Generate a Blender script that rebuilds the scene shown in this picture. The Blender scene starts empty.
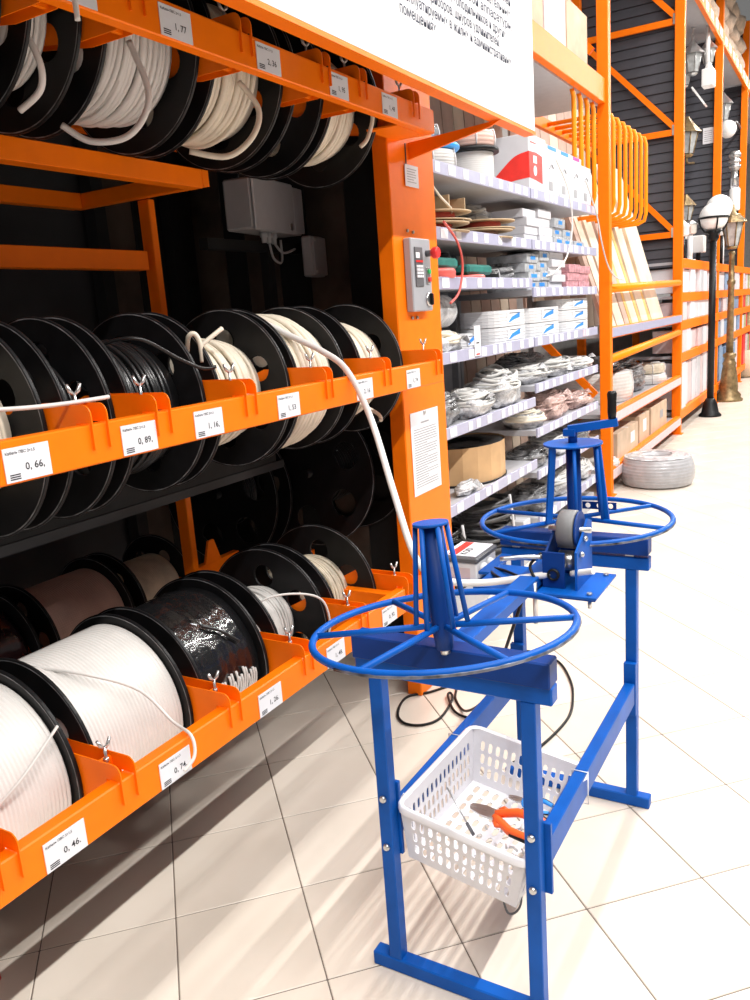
import bpy, bmesh, math, random
from mathutils import Vector, Matrix, noise
random.seed(7)
PI = math.pi
sc = bpy.context.scene
COL = sc.collection

# ------------------------------------------------------------------ camera
CAMZ = 1.5115
yaw, pitch, roll = -0.5333644, 0.2194602, 0.0722290
fw = Vector((math.sin(yaw)*math.cos(pitch), math.cos(yaw)*math.cos(pitch), -math.sin(pitch)))
rt = Vector((math.cos(yaw), -math.sin(yaw), 0))
dn = fw.cross(rt)
rt2 = rt*math.cos(roll) + dn*math.sin(roll)
dn2 = dn*math.cos(roll) - rt*math.sin(roll)
cd = bpy.data.cameras.new('camera'); cam = bpy.data.objects.new('camera', cd); COL.objects.link(cam)
cam.matrix_world = Matrix(((rt2.x, -dn2.x, -fw.x, 0), (rt2.y, -dn2.y, -fw.y, 0), (rt2.z, -dn2.z, -fw.z, CAMZ), (0, 0, 0, 1)))
cd.sensor_fit = 'VERTICAL'; cd.sensor_height = 36.0; cd.lens = 815.88*36/1000
cd.clip_start = 0.05; cd.clip_end = 100
sc.camera = cam

# ------------------------------------------------------------------ world, lamps, exposure
w = bpy.data.worlds.new('store_ambient'); sc.world = w; w.use_nodes = True
bg = w.node_tree.nodes['Background']; bg.inputs[0].default_value = (1.0, 0.985, 0.965, 1); bg.inputs[1].default_value = 0.16

def tube_row(x, z, y0, y1, n, width, power, gap=0.25):
    L = (y1-y0)/n
    for i in range(n):
        l = bpy.data.lights.new('ceiling_tube_light', 'AREA'); l.shape = 'RECTANGLE'
        l.size = width; l.size_y = L-gap; l.energy = power; l.color = (1.0, 0.975, 0.94)
        o = bpy.data.objects.new('ceiling_tube_light', l); COL.objects.link(o)
        o.location = (x, y0+(i+.5)*L, z)
tube_row(-0.70, 5.2, -3.0, 19.0, 6, 0.10, 80)
tube_row(1.85, 5.0, -3.0, 19.0, 6, 0.08, 235)
sc.view_settings.view_transform = 'Standard'
try: sc.view_settings.look = 'None'
except Exception: pass
sc.view_settings.gamma = 1.0
sc.view_settings.use_curve_mapping = False
sc.view_settings.exposure = 0.16

# ------------------------------------------------------------------ materials
MATS = {}
def mat(name, col, rough=0.5, metal=0.0, var=0.06, scale=18.0, bump=0.0, bscale=60.0, spec=0.5, coat=0.0, trans=0.0, alpha=1.0):
    if name in MATS: return MATS[name]
    m = bpy.data.materials.new(name); m.use_nodes = True
    nt = m.node_tree; b = nt.nodes['Principled BSDF']
    b.inputs['Roughness'].default_value = rough; b.inputs['Metallic'].default_value = metal
    b.inputs['Specular IOR Level'].default_value = spec
    b.inputs['Coat Weight'].default_value = coat
    b.inputs['Transmission Weight'].default_value = trans
    b.inputs['Alpha'].default_value = alpha
    tc = nt.nodes.new('ShaderNodeTexCoord')
    n = nt.nodes.new('ShaderNodeTexNoise'); n.inputs['Scale'].default_value = scale; n.inputs['Detail'].default_value = 4
    nt.links.new(tc.outputs['Object'], n.inputs['Vector'])
    r = nt.nodes.new('ShaderNodeValToRGB')
    c0 = [max(0, c*(1-var*2)) for c in col]; c1 = [min(1, c*(1+var)) for c in col]
    r.color_ramp.elements[0].position = .3; r.color_ramp.elements[1].position = .7
    r.color_ramp.elements[0].color = (*c0, 1); r.color_ramp.elements[1].color = (*c1, 1)
    nt.links.new(n.outputs['Fac'], r.inputs['Fac']); nt.links.new(r.outputs['Color'], b.inputs['Base Color'])
    if bump > 0:
        n2 = nt.nodes.new('ShaderNodeTexNoise'); n2.inputs['Scale'].default_value = bscale; n2.inputs['Detail'].default_value = 5
        nt.links.new(tc.outputs['Object'], n2.inputs['Vector'])
        bp = nt.nodes.new('ShaderNodeBump'); bp.inputs['Strength'].default_value = bump; bp.inputs['Distance'].default_value = .02
        nt.links.new(n2.outputs['Fac'], bp.inputs['Height']); nt.links.new(bp.outputs['Normal'], b.inputs['Normal'])
    MATS[name] = m
    return m
ORANGE = mat('orange_paint', (1.0, 0.195, 0.002), .42, var=.03, spec=.2)
ORANGE_Y = mat('orange_yellow_paint', (1.0, 0.27, 0.004), .42, var=.05, spec=.2)
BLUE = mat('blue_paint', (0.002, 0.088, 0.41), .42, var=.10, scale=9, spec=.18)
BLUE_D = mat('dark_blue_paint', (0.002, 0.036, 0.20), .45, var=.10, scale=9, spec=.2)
WORN = mat('worn_rim_paint', (0.16, 0.17, 0.22), .4, var=.5, scale=25, metal=.2)
STEEL = mat('zinc_steel', (0.6, 0.6, 0.6), .3, metal=.9)
BLACK = mat('black_plastic', (0.008, 0.008, 0.009), .42, var=.2, spec=.25)
BLACK_M = mat('matt_black', (0.012, 0.012, 0.013), .7, var=.2)
CHAR = mat('charcoal_panel', (0.036, 0.036, 0.040), .6, var=.2, scale=4)
BROWN_D = mat('dark_brown_board', (0.105, 0.072, 0.055), .8, var=.3, scale=5)
CREAM = mat('cream_cable', (0.80, 0.73, 0.60), .45, var=.06)
WHITE_C = mat('white_cable', (0.70, 0.68, 0.655), .4, var=.03)
GREY_C = mat('grey_cable', (0.62, 0.61, 0.59), .45, var=.06)
BLACK_C = mat('black_cable', (0.012, 0.012, 0.013), .3, var=.2)
FILM_BLK = mat('black_film', (0.010, 0.010, 0.011), .14, var=.2, bump=.25, bscale=40, coat=.6)
BROWN_C = mat('brown_cable', (0.60, 0.40, 0.34), .45, var=.12, scale=8)
PURPLE_C = mat('dark_red_film_cable', (0.05, 0.022, 0.026), .2, var=.3, coat=.5)
BEIGE_C = mat('beige_cable', (0.62, 0.55, 0.43), .5, var=.12)
PAPER = mat('white_paper', (0.74, 0.74, 0.78), .7, var=.02)
INK = mat('black_ink', (0.02, 0.02, 0.025), .7)
INK_G = mat('grey_ink', (0.35, 0.35, 0.37), .7)
NAVY = mat('navy_ink', (0.03, 0.035, 0.07), .7)
WHITE = mat('white_paint', (0.72, 0.72, 0.74), .45, var=.02)
SHELF = mat('grey_white_shelf', (0.44, 0.44, 0.47), .45, var=.03)
LIP = mat('price_strip', (0.40, 0.40, 0.54), .35, var=.03)
TAGP = mat('pink_tag', (0.85, 0.55, 0.60), .6)
GREYB = mat('grey_enclosure', (0.42, 0.42, 0.44), .5, var=.03)
GREYM = mat('grey_panel', (0.36, 0.37, 0.40), .4, var=.03)
DGREY = mat('dark_grey_plastic', (0.10, 0.10, 0.11), .5)
RED = mat('red_plastic', (0.75, 0.03, 0.03), .35)
REDP = mat('red_print', (0.86, 0.035, 0.025), .5)
REDS = mat('salmon_hose', (0.80, 0.14, 0.12), .4)
GREEN = mat('green_plastic', (0.03, 0.45, 0.12), .4)
TEAL = mat('teal_wrap', (0.03, 0.23, 0.20), .4, var=.15)
BLUEP = mat('blue_print', (0.02, 0.25, 0.75), .5)
BLUEH = mat('light_blue_hose', (0.03, 0.33, 0.80), .35)
PURP = mat('purple_print', (0.5, 0.04, 0.30), .5)
CARD = mat('cardboard', (0.58, 0.36, 0.18), .8, var=.10, scale=6)
CARD2 = mat('pale_cardboard', (0.60, 0.45, 0.32), .8, var=.10, scale=6)
CARDD = mat('cardboard_spool', (0.50, 0.37, 0.23), .8, var=.15, scale=12)
CARTON = mat('white_carton', (0.64, 0.635, 0.67), .5, var=.02)
PINKC = mat('pinkish_carton', (0.64, 0.52, 0.53), .6, var=.05)
BLUEC = mat('bluegrey_carton', (0.22, 0.32, 0.48), .6, var=.1)
GREENC = mat('olive_carton', (0.40, 0.38, 0.20), .6, var=.1)
BAG = mat('white_plastic_bag', (0.60, 0.60, 0.62), .25, var=.30, scale=16, bump=1.0, bscale=30, coat=.3)
BAGG = mat('grey_plastic_bag', (0.24, 0.24, 0.25), .25, var=.5, scale=16, bump=1.0, bscale=30, coat=.3)
BAGP = mat('pink_plastic_bag', (0.68, 0.46, 0.42), .25, var=.25, scale=16, bump=1.0, bscale=30, coat=.3)
COILG = mat('grey_wrapped_coil', (0.40, 0.40, 0.42), .3, var=.08, coat=.4)
PINKCOIL = mat('pink_packet', (0.70, 0.34, 0.38), .4, var=.25, scale=40)
PACKET = mat('packet_plastic', (0.55, 0.57, 0.60), .25, var=.15, scale=30, coat=.4)
BASKET = mat('white_basket_plastic', (0.78, 0.77, 0.80), .35, var=.02)
PORANGE = mat('orange_grip', (0.90, 0.12, 0.015), .45)
SIDING = mat('dark_grey_siding', (0.055, 0.055, 0.068), .55, var=.12, scale=6)
WOODW = mat('pale_timber', (0.68, 0.59, 0.47), .6, var=.08, scale=5)
WOODY = mat('yellow_timber', (0.72, 0.46, 0.14), .6, var=.10, scale=5)
WOODP = mat('pinkish_timber', (0.52, 0.38, 0.31), .7, var=.12, scale=5)
BRONZE = mat('antique_bronze', (0.27, 0.19, 0.09), .4, metal=.55, var=.25)
LAMPW = mat('opal_glass', (0.88, 0.87, 0.86), .3, var=.01)
LGLASS = mat('lantern_glass', (0.45, 0.46, 0.46), .15, var=.15, coat=.5)
SACK = mat('beige_sack', (0.62, 0.47, 0.36), .8, var=.2, scale=12, bump=.4, bscale=20)
GROUT = mat('dark_grout', (0.16, 0.13, 0.11), .9)
RUBBER = mat('grey_rubber', (0.17, 0.17, 0.175), .5, var=.1)

def tile_mat():
    m = bpy.data.materials.new('cream_floor_tile'); m.use_nodes = True
    nt = m.node_tree; b = nt.nodes['Principled BSDF']
    b.inputs['Roughness'].default_value = .28; b.inputs['Specular IOR Level'].default_value = .4
    oi = nt.nodes.new('ShaderNodeObjectInfo'); tc = nt.nodes.new('ShaderNodeTexCoord')
    n = nt.nodes.new('ShaderNodeTexNoise'); n.inputs['Scale'].default_value = 4; n.inputs['Detail'].default_value = 5
    nt.links.new(tc.outputs['Object'], n.inputs['Vector'])
    a = nt.nodes.new('ShaderNodeMath'); a.operation = 'MULTIPLY_ADD'; a.inputs[1].default_value = .45
    nt.links.new(oi.outputs['Random'], a.inputs[0]); nt.links.new(n.outputs['Fac'], a.inputs[2])
    r = nt.nodes.new('ShaderNodeValToRGB')
    r.color_ramp.elements[0].position = .2; r.color_ramp.elements[1].position = 1.0
    r.color_ramp.elements[0].color = (.60, .53, .45, 1); r.color_ramp.elements[1].color = (.70, .63, .55, 1)
    nt.links.new(a.outputs[0], r.inputs['Fac']); nt.links.new(r.outputs['Color'], b.inputs['Base Color'])
    return m
TILE = tile_mat()

# ------------------------------------------------------------------ mesh helpers
def catmull(pts, k=6, closed=False):
    P = [Vector(p) for p in pts]; n = len(P); out = []
    rng = range(n) if closed else range(n-1)
    for i in rng:
        if closed: a, b, c, d = P[(i-1) % n], P[i], P[(i+1) % n], P[(i+2) % n]
        else: a, b, c, d = P[max(i-1, 0)], P[i], P[i+1], P[min(i+2, n-1)]
        for j in range(k):
            t = j/k
            out.append(.5*((2*b)+(c-a)*t+(2*a-5*b+4*c-d)*t*t+(3*b-a-3*c+d)*t*t*t))
    if not closed: out.append(P[-1])
    return out

class MB:
    def __init__(s): s.v = []; s.f = []; s.sm = []
    def add(s, vs, fs, smooth=False):
        o = len(s.v); s.v += [tuple(v) for v in vs]; s.f += [tuple(i+o for i in f) for f in fs]; s.sm += [smooth]*len(fs)
        return s
    def box(s, x0, x1, y0, y1, z0, z1, bev=0.0):
        if x0 > x1: x0, x1 = x1, x0
        if y0 > y1: y0, y1 = y1, y0
        if z0 > z1: z0, z1 = z1, z0
        bev = min(bev, (x1-x0)*.4, (y1-y0)*.4, (z1-z0)*.4)
        if bev <= 0:
            v = [(x, y, z) for z in (z0, z1) for y in (y0, y1) for x in (x0, x1)]
            return s.add(v, [(0, 2, 3, 1), (4, 5, 7, 6), (0, 1, 5, 4), (2, 6, 7, 3), (0, 4, 6, 2), (1, 3, 7, 5)])
        bm = bmesh.new(); bmesh.ops.create_cube(bm, size=1)
        for q in bm.verts: q.co = ((x0+x1)/2+q.co.x*(x1-x0), (y0+y1)/2+q.co.y*(y1-y0), (z0+z1)/2+q.co.z*(z1-z0))
        bmesh.ops.bevel(bm, geom=list(bm.edges), offset=bev, segments=1, affect='EDGES')
        bm.verts.index_update()
        s.add([q.co.copy() for q in bm.verts], [[q.index for q in f.verts] for f in bm.faces]); bm.free(); return s
    def bar(s, p, q, wd, ht, up=(0, 0, 1)):   # rectangular bar from p to q
        p = Vector(p); q = Vector(q); d = (q-p).normalized(); u = Vector(up); r = d.cross(u)
        if r.length < 1e-5: r = d.cross(Vector((1, 0, 0)))
        r.normalize(); u = r.cross(d).normalized()
        v = [c+r*a*wd/2+u*b*ht/2 for c in (p, q) for a, b in ((-1, -1), (1, -1), (1, 1), (-1, 1))]
        return s.add(v, [(0, 1, 2, 3), (7, 6, 5, 4), (0, 4, 5, 1), (1, 5, 6, 2), (2, 6, 7, 3), (3, 7, 4, 0)])
    def tube(s, pts, r, n=8, closed=False, caps=True, k=0):
        P = catmull(pts, k, closed) if k else [Vector(p) for p in pts]
        m = len(P)
        if m < 2: return s
        T = []
        for i in range(m):
            if closed: t = P[(i+1) % m]-P[i-1]
            else: t = P[min(i+1, m-1)]-P[max(i-1, 0)]
            T.append(t.normalized() if t.length > 1e-9 else Vector((0, 0, 1)))
        u = T[0].orthogonal().normalized(); vs = []; fs = []
        for i in range(m):
            u = (u-T[i]*u.dot(T[i]))
            if u.length < 1e-6: u = T[i].orthogonal()
            u.normalize(); w_ = T[i].cross(u)
            rr = r[i] if isinstance(r, (list, tuple)) else r
            vs += [P[i]+u*math.cos(2*PI*j/n)*rr+w_*math.sin(2*PI*j/n)*rr for j in range(n)]
        for i in range(m if closed else m-1):
            a = i*n; b = ((i+1) % m)*n
            fs += [(a+j, a+(j+1) % n, b+(j+1) % n, b+j) for j in range(n)]
        s.add(vs, fs, True)
        if caps and not closed:
            o = len(s.v)-len(vs)
            s.f += [tuple(o+j for j in reversed(range(n))), tuple(o+(m-1)*n+j for j in range(n))]; s.sm += [False, False]
        return s
    def lathe(s, prof, c=(0, 0, 0), axis='Z', n=32, smooth=True, caps=True, wob=None):
        vs = []; fs = []; m = len(prof)
        for i, (r, h) in enumerate(prof):
            for j in range(n):
                a = 2*PI*j/n; rr = r if wob is None else r*wob(a, h)
                x, y = rr*math.cos(a), rr*math.sin(a)
                if axis == 'Z': p = (x, y, h)
                elif axis == 'Y': p = (x, h, -y)
                else: p = (h, x, y)
                vs.append((c[0]+p[0], c[1]+p[1], c[2]+p[2]))
        for i in range(m-1):
            fs += [(i*n+j, i*n+(j+1) % n, (i+1)*n+(j+1) % n, (i+1)*n+j) for j in range(n)]
        s.add(vs, fs, smooth)
        if caps:
            o = len(s.v)-len(vs)
            s.f += [tuple(o+j for j in reversed(range(n))), tuple(o+(m-1)*n+j for j in range(n))]; s.sm += [False, False]
        return s
    def prism(s, poly, plane, t0, t1):     # poly 2D; plane 'XZ' extruded along Y, 'YZ' along X, 'XY' along Z
        n = len(poly)
        def P(a, b, t): return (a, t, b) if plane == 'XZ' else ((t, a, b) if plane == 'YZ' else (a, b, t))
        v = [P(a, b, t0) for a, b in poly]+[P(a, b, t1) for a, b in poly]
        f = [tuple(range(n)), tuple(reversed(range(n, 2*n)))]+[(i, i+n, (i+1) % n+n, (i+1) % n) for i in range(n)]
        return s.add(v, f)
    def sphere(s, c, r, n=16, m=10, sx=1, sy=1, sz=1):
        prof = [(max(1e-4, math.sin(PI*i/m))*r, -math.cos(PI*i/m)*r) for i in range(m+1)]
        o = len(s.v); s.lathe(prof, (0, 0, 0), 'Z', n, True, False)
        for i in range(o, len(s.v)):
            x, y, z = s.v[i]; s.v[i] = (c[0]+x*sx, c[1]+y*sy, c[2]+z*sz)
        return s
    def data(s, name, org=(0, 0, 0), M=None):
        me = bpy.data.meshes.new(name)
        vs = [(v[0]-org[0], v[1]-org[1], v[2]-org[2]) for v in s.v]
        if M is not None: vs = [tuple(M @ Vector(v)) for v in vs]
        me.from_pydata(vs, [], s.f)
        me.polygons.foreach_set('use_smooth', s.sm)
        bm = bmesh.new(); bm.from_mesh(me); bmesh.ops.recalc_face_normals(bm, faces=bm.faces); bm.to_mesh(me); bm.free()
        me.update(); return me
    def build(s, name, m, parent=None, org=None, M=None):
        if org is None: org = wloc(parent) if parent else (0, 0, 0)
        me = s.data(name, org, M); me.materials.append(m)
        return link(name, me, parent, (0, 0, 0) if parent else org)
def wloc(o):
    p = Vector(o.location)
    while o.parent: o = o.parent; p += Vector(o.location)
    return p
def link(name, me, parent=None, loc=(0, 0, 0), m=None):
    o = bpy.data.objects.new(name, me); COL.objects.link(o); o.parent = parent; o.location = loc
    return o
def tag(o, label, cat, group=None):
    o['label'] = label; o['category'] = cat
    if group: o['group'] = group
    return o
def thing(name, label, cat, loc=(0, 0, 0), group=None):
    return tag(link(name, None, None, loc), label, cat, group)
def struct(o): o['kind'] = 'structure'; return o

def eval_curve(cu):
    o = bpy.data.objects.new('tmp', cu); COL.objects.link(o)
    dg = bpy.context.evaluated_depsgraph_get(); dg.update()
    me = bpy.data.meshes.new_from_object(o.evaluated_get(dg))
    vs = [v.co.copy() for v in me.vertices]; fs = [tuple(p.vertices) for p in me.polygons]
    bpy.data.objects.remove(o); bpy.data.meshes.remove(me); bpy.data.curves.remove(cu)
    return vs, fs
def holed(outer, holes, t, bev=0.0):      # 2D outline with holes, in XY, thickness t along Z
    cu = bpy.data.curves.new('tmp', 'CURVE'); cu.dimensions = '2D'; cu.fill_mode = 'BOTH'
    cu.extrude = max(0, t/2-bev); cu.bevel_depth = bev; cu.bevel_resolution = 1
    for pts in [outer]+holes:
        sp = cu.splines.new('POLY'); sp.points.add(len(pts)-1)
        for i, p in enumerate(pts): sp.points[i].co = (p[0], p[1], 0, 1)
        sp.use_cyclic_u = True
    return eval_curve(cu)
def circle(cx, cy, r, n=24): return [(cx+r*math.cos(2*PI*i/n), cy+r*math.sin(2*PI*i/n)) for i in range(n)]
def slot(cx, cy, wd, ht, n=4):
    r = wd/2; h = max(0, ht/2-r)
    return [(cx+r*math.cos(PI*i/n), cy+h+r*math.sin(PI*i/n)) for i in range(n+1)]+[(cx-r*math.cos(PI*i/n), cy-h-r*math.sin(PI*i/n)) for i in range(n+1)]
TXT = {}
def text2d(body, size, spacing=1.0):
    key = (body, size, spacing)
    if key not in TXT:
        cu = bpy.data.curves.new('tmp', 'FONT'); cu.body = body; cu.size = size; cu.space_line = spacing; cu.resolution_u = 2; cu.offset = size*.012
        TXT[key] = eval_curve(cu)
    return TXT[key]
def put_text(mb, body, size, org, u, v, spacing=1.0, bold=0):
    vs, fs = text2d(body, size, spacing); u = Vector(u); v = Vector(v); org = Vector(org)
    mb.add([org+u*p.x+v*p.y for p in vs], fs)
    return mb

# ------------------------------------------------------------------ floor of diagonal square tiles
T = 0.34; TH = 0.7836332
def grid(i, j):
    dx, dy = (i-1.36109)*T, (j+5.79992)*T
    return (dx*math.cos(TH)-dy*math.sin(TH), dx*math.sin(TH)+dy*math.cos(TH))
fl = struct(MB().box(-3.4, 4.0, -1.5, 26, -.06, -.0025).build('floor', GROUT))
def px_of(x, y, z):
    q = Vector((x, y, z-CAMZ)); zc = q.dot(fw)
    if zc < .1: return None
    return (375+815.88*q.dot(rt2)/zc, 500+815.88*q.dot(dn2)/zc, zc)
h = T/2-.0016
tmb = MB(); tmb.box(-h, h, -h, h, -.012, 0, .0018); tdata = tmb.data('tile'); tdata.materials.append(TILE)
cells = []
for i in range(-16, 75):
    for j in range(-14, 75):
        x, y = grid(i+.5, j+.5)
        if x < -3.2 or x > 3.9 or y < -1.3 or y > 25.8: continue
        p = px_of(x, y, 0); inview = bool(p and -60 < p[0] < 830 and -40 < p[1] < 1090)
        hid = x < -2.05 and y < 6
        cells.append((0 if (inview and not hid) else 1, math.hypot(x, y), x, y))
cells.sort(); rest = MB()
for n, (vis, d, x, y) in enumerate(cells):
    if n < 300 and vis == 0:
        o = link('tile', tdata, fl, (x, y, 0)); o.rotation_euler.z = TH
        o.rotation_euler.x = random.uniform(-.0004, .0004)
    else:
        c, s_ = math.cos(TH)*h, math.sin(TH)*h
        q = [(x-c+s_, y-s_-c), (x+c+s_, y+s_-c), (x+c-s_, y+s_+c), (x-c-s_, y-s_+c)]
        rest.add([(a, b, 0) for a, b in q]+[(a, b, -.01) for a, b in q], [(0, 1, 2, 3), (0, 4, 5, 1), (1, 5, 6, 2), (2, 6, 7, 3), (3, 7, 4, 0)])
o = rest.build('far_tiles', TILE, fl); o['kind'] = 'stuff'

# ------------------------------------------------------------------ cable reel rack
XB, XK = -1.29, -1.324        # front and back of the front beams
XA, RF = -1.645, 0.237        # reel axis, flange radius
TIERS = {'low': dict(z0=.51, z1=.595, za=.562, y0=.60, y1=2.345), 'mid': dict(z0=1.265, z1=1.345, za=1.33, y0=.60, y1=2.745), 'up': dict(z0=2.12, z1=2.196, za=2.21, y0=.60, y1=2.775)}
rack = thing('cable_reel_rack', 'tall orange steel rack holding three tiers of cable reels beside the aisle', 'rack', (-1.6, 1.6, 0))
def part(mb, name, m, parent=rack, label=None):
    o = mb.build(name, m, parent)
    if label: o['label'] = label
    return o
post = part(MB().box(-1.505, -1.441, 2.70, 3.07, .0, 3.3, .004), 'front_post', ORANGE)
part(MB().box(-2.032, -1.982, 2.062, 2.09, 0, 1.935, .003), 'inner_post', ORANGE)
part(MB().box(-2.75, -2.69, 2.70, 3.07, 0, 3.3, .003), 'rear_post', BLACK_M)
for k, t in TIERS.items():
    b = MB().box(XK, XB, t['y0'], t['y1'], t['z0'], t['z1'], .003)
    part(b, 'beam', ORANGE)
# arms carrying the beams on the front post
for k in ('mid', 'up', 'low'):
    t = TIERS[k]
    part(MB().box(-1.441, XK, 2.72, 2.738, t['z0']+.002, t['z1']-.01), 'beam_arm', ORANGE)
part(MB().box(-1.60, XK, 2.30, 2.34, TIERS['low']['z0']+.004, TIERS['low']['z1']-.012), 'beam_arm', ORANGE)
part(MB().box(-1.441, XK-.001, 2.56, 2.775, TIERS['up']['z0'], TIERS['up']['z0']+.006), 'beam_arm', ORANGE)
# inner rails
part(MB().box(-1.775, -1.725, .6, 2.035, 1.93, 1.985, .002), 'inner_rail', ORANGE)
part(MB().box(-2.30, -2.255, .6, 2.035, 1.935, 1.985, .002), 'inner_rail', ORANGE)
part(MB().box(-2.30, -1.725, 2.036, 2.066, 1.937, 1.985, .002), 'inner_rail', ORANGE)
part(MB().box(-2.05, -2.0, .6, 2.049, 1.715, 1.775, .002), 'inner_rail', ORANGE)
for z in (.51, 1.25, 2.08): part(MB().box(-1.93, -1.897, .6, 2.69, z, z+.08, .002), 'rear_beam', ORANGE)
part(MB().box(-2.12, -2.09, 2.19, 2.44, .55, .64, .002), 'rear_beam', ORANGE)
# tapered arm that carries the sign
part(MB().prism([(-1.441, 2.068), (-1.441, 2.125), (-1.10, 2.144), (-1.08, 2.144), (-1.12, 2.128)], 'XZ', 2.86, 2.872), 'sign_arm', ORANGE)
# guard plate below middle tier
g = part(MB().box(-1.962, -1.95, .5, 2.56, .98, 1.22, .004), 'guard_plate', BLACK_M)
part(MB().box(-1.955, -1.945, .5, 2.60, .955, .985), 'guard_lip', CHAR)
for yy, zz in ((2.40, 1.03), (2.52, 1.06)):
    part(MB().lathe([(.012, 0), (.012, .008), (.006, .012)], (-1.95, yy, zz), 'X', 10), 'guard_bolt', DGREY)
# dark back
for i, (y0, y1, m) in enumerate(((.0, 2.45, CHAR), (2.46, 2.80, BROWN_D), (2.81, 2.98, BLACK_M), (2.985, 3.10, BROWN_D))):
    part(MB().box(-2.72, -2.70, y0, y1, 0, 3.3), 'back_panel', m)
for yy in (2.42, 2.85):
    part(MB().box(-2.68, -2.62, yy, yy+.06, 0, 3.0), 'back_strut', BLACK_M)
for i, (x0, x1, m) in enumerate(((-2.72, -2.52, BROWN_D), (-2.515, -2.40, BLACK_M), (-2.395, -2.22, BROWN_D), (-2.215, -2.06, BLACK_M), (-2.055, -1.86, BROWN_D), (-1.855, -1.70, BLACK_M), (-1.695, -1.51, BROWN_D))):
    part(MB().box(x0, x1, 3.072, 3.084 if m is BROWN_D else 3.088, 0, 2.69), 'end_panel', m)

def bracket_profile(zt, za):
    f = XB+.008
    pts = [(f, zt-.05), (f, zt+.018)]
    for k in range(5):
        a = PI/2*k/4; pts.append((f-.02+.02*math.cos(a), zt+.018+.022*math.sin(a)))
    tp = zt+.04
    pts += [(-1.50, tp), (XA+.05, max(za+.02, zt-.01)), (XA+.016, max(za+.02, zt-.01)), (XA+.016, za-.014), (XA-.016, za-.014), (XA-.016, za+.02), (XA-.05, za+.02),
            (XA-.05, za-.05), (-1.45, zt-.075), (XK-.003, zt-.075), (XK-.003, zt+.0025), (XB+.0015, zt+.0025), (XB+.0015, zt-.05)]
    return pts
def bracket(tier, yc, sp=.034, wing=True):
    t = TIERS[tier]; zt, za = t['z1'], t['za']
    pr = bracket_profile(zt, za)
    b = part(MB().prism(pr, 'XZ', yc-sp/2-.0025, yc-sp/2), 'reel_bracket', ORANGE)
    part(MB().prism(pr, 'XZ', yc+sp/2, yc+sp/2+.0025), 'bracket_plate', ORANGE, b)
    part(MB().box(-1.362, -1.352, yc-sp/2, yc+sp/2, zt-.07, zt+.03), 'bracket_web', ORANGE, b)
    wb = MB().tube([(-1.345, yc, zt+.005), (-1.345, yc, zt+.062)], .0032, 8)
    for s in (-1, 1):
        wb.tube([(-1.345, yc, zt+.058), (-1.345+.003*s, yc+.008*s, zt+.066), (-1.345+.005*s, yc+.013*s, zt+.080)], [.003, .0045, .0035], 8)
    wb.lathe([(.006, 0), (.006, .008)], (-1.345, yc, zt+.028), 'Z', 8)
    part(wb, 'wing_bolt', STEEL, b)
    return b
BR = {'low': [.775, 1.065, 1.421, 1.745, 2.06, 2.375], 'mid': [.86, 1.125, 1.303, 1.608, 1.968, 2.315, 2.70], 'up': [.92, 1.185, 1.375, 1.73, 2.08, 2.281, 2.63]}
for k, l in BR.items():
    for yc in l: bracket(k, yc, .030 if k == 'mid' and abs(yc-1.968) < .01 else .038)

LABELS = {'low': [(.846, '0, 46.'), (1.155, '0, 74.'), (1.515, '1, 26.'), (1.84, '1, 48.'), (2.175, '0, 92.')],
          'mid': [(.903, '0, 66,'), (1.18, '0, 89,'), (1.40, '1, 16,'), (1.72, '1, 53'), (2.12, '2, 16'), (2.45, '1, 74')],
          'up': [(1.17, '1, 32'), (1.44, '1, 77'), (1.77, '2, 36'), (2.10, '1, 95'), (2.40, '1, 48')]}
for k, l in LABELS.items():
    t = TIERS[k]
    for y0, price in l:
        hgt = .062; z0 = t['z0']+.004; wd = .098
        lb = part(MB().box(XB+.0005, XB+.0022, y0, y0+wd, z0, z0+hgt), 'price_label', PAPER)
        tm = MB(); xx = XB+.0026
        put_text(tm, price, .019, (xx, y0+.042, z0+.018), (0, 1, 0), (0, 0, 1))
        put_text(tm, 'Кабель ПВС 2х1,5', .0075, (xx, y0+.004, z0+hgt-.012), (0, 1, 0), (0, 0, 1))
        for q in range(3): tm.box(xx-.0002, xx, y0+.008, y0+.03, z0+.004+q*.004, z0+.0062+q*.004)
        part(tm, 'price_text', INK, lb)

# ------------------------------------------------------------------ cable reels
def flange_data(r, hole_r, hole_d, nh, t=.009, ph=0.2):
    holes = [circle(hole_d*math.cos(2*PI*i/nh+ph), hole_d*math.sin(2*PI*i/nh+ph), hole_r, 18) for i in range(nh)]
    vs, fs = holed(circle(0, 0, r, 64), holes+[circle(0, 0, .02, 16)], t, .0025)
    mb = MB(); mb.add([(p.x, p.z, p.y) for p in vs], fs)
    me = mb.data('flange'); me.materials.append(BLACK); return me
RIM = mat('worn_rim_highlight', (0.20, 0.20, 0.21), .32, var=.35, scale=30)  # worn edge plus bright rim highlights, both put into this lighter grey
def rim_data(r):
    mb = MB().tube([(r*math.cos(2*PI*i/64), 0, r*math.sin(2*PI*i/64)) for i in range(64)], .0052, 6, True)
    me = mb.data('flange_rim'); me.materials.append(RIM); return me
RIMS = {}
FL = flange_data(RF, .040, .145, 6, ph=.55)
FLB = flange_data(RF, .030, .11, 6, ph=.5)
FLR = flange_data(.20, .032, .125, 6, ph=.1)
FLX = flange_data(.31, .06, .20, 6, ph=.3)
def ring(mb, r, y, cr, rnd, n=44):
    a0 = rnd.uniform(0, 6.28); tl = rnd.uniform(-.010, .010); el = rnd.uniform(-.004, .004)
    mb.tube([((r+el*math.cos(2*a+a0))*math.cos(a), y+tl*math.cos(a+a0), (r+el*math.cos(2*a+a0))*math.sin(a)) for a in [2*PI*q/n for q in range(n)]], cr, 6, True)
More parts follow.
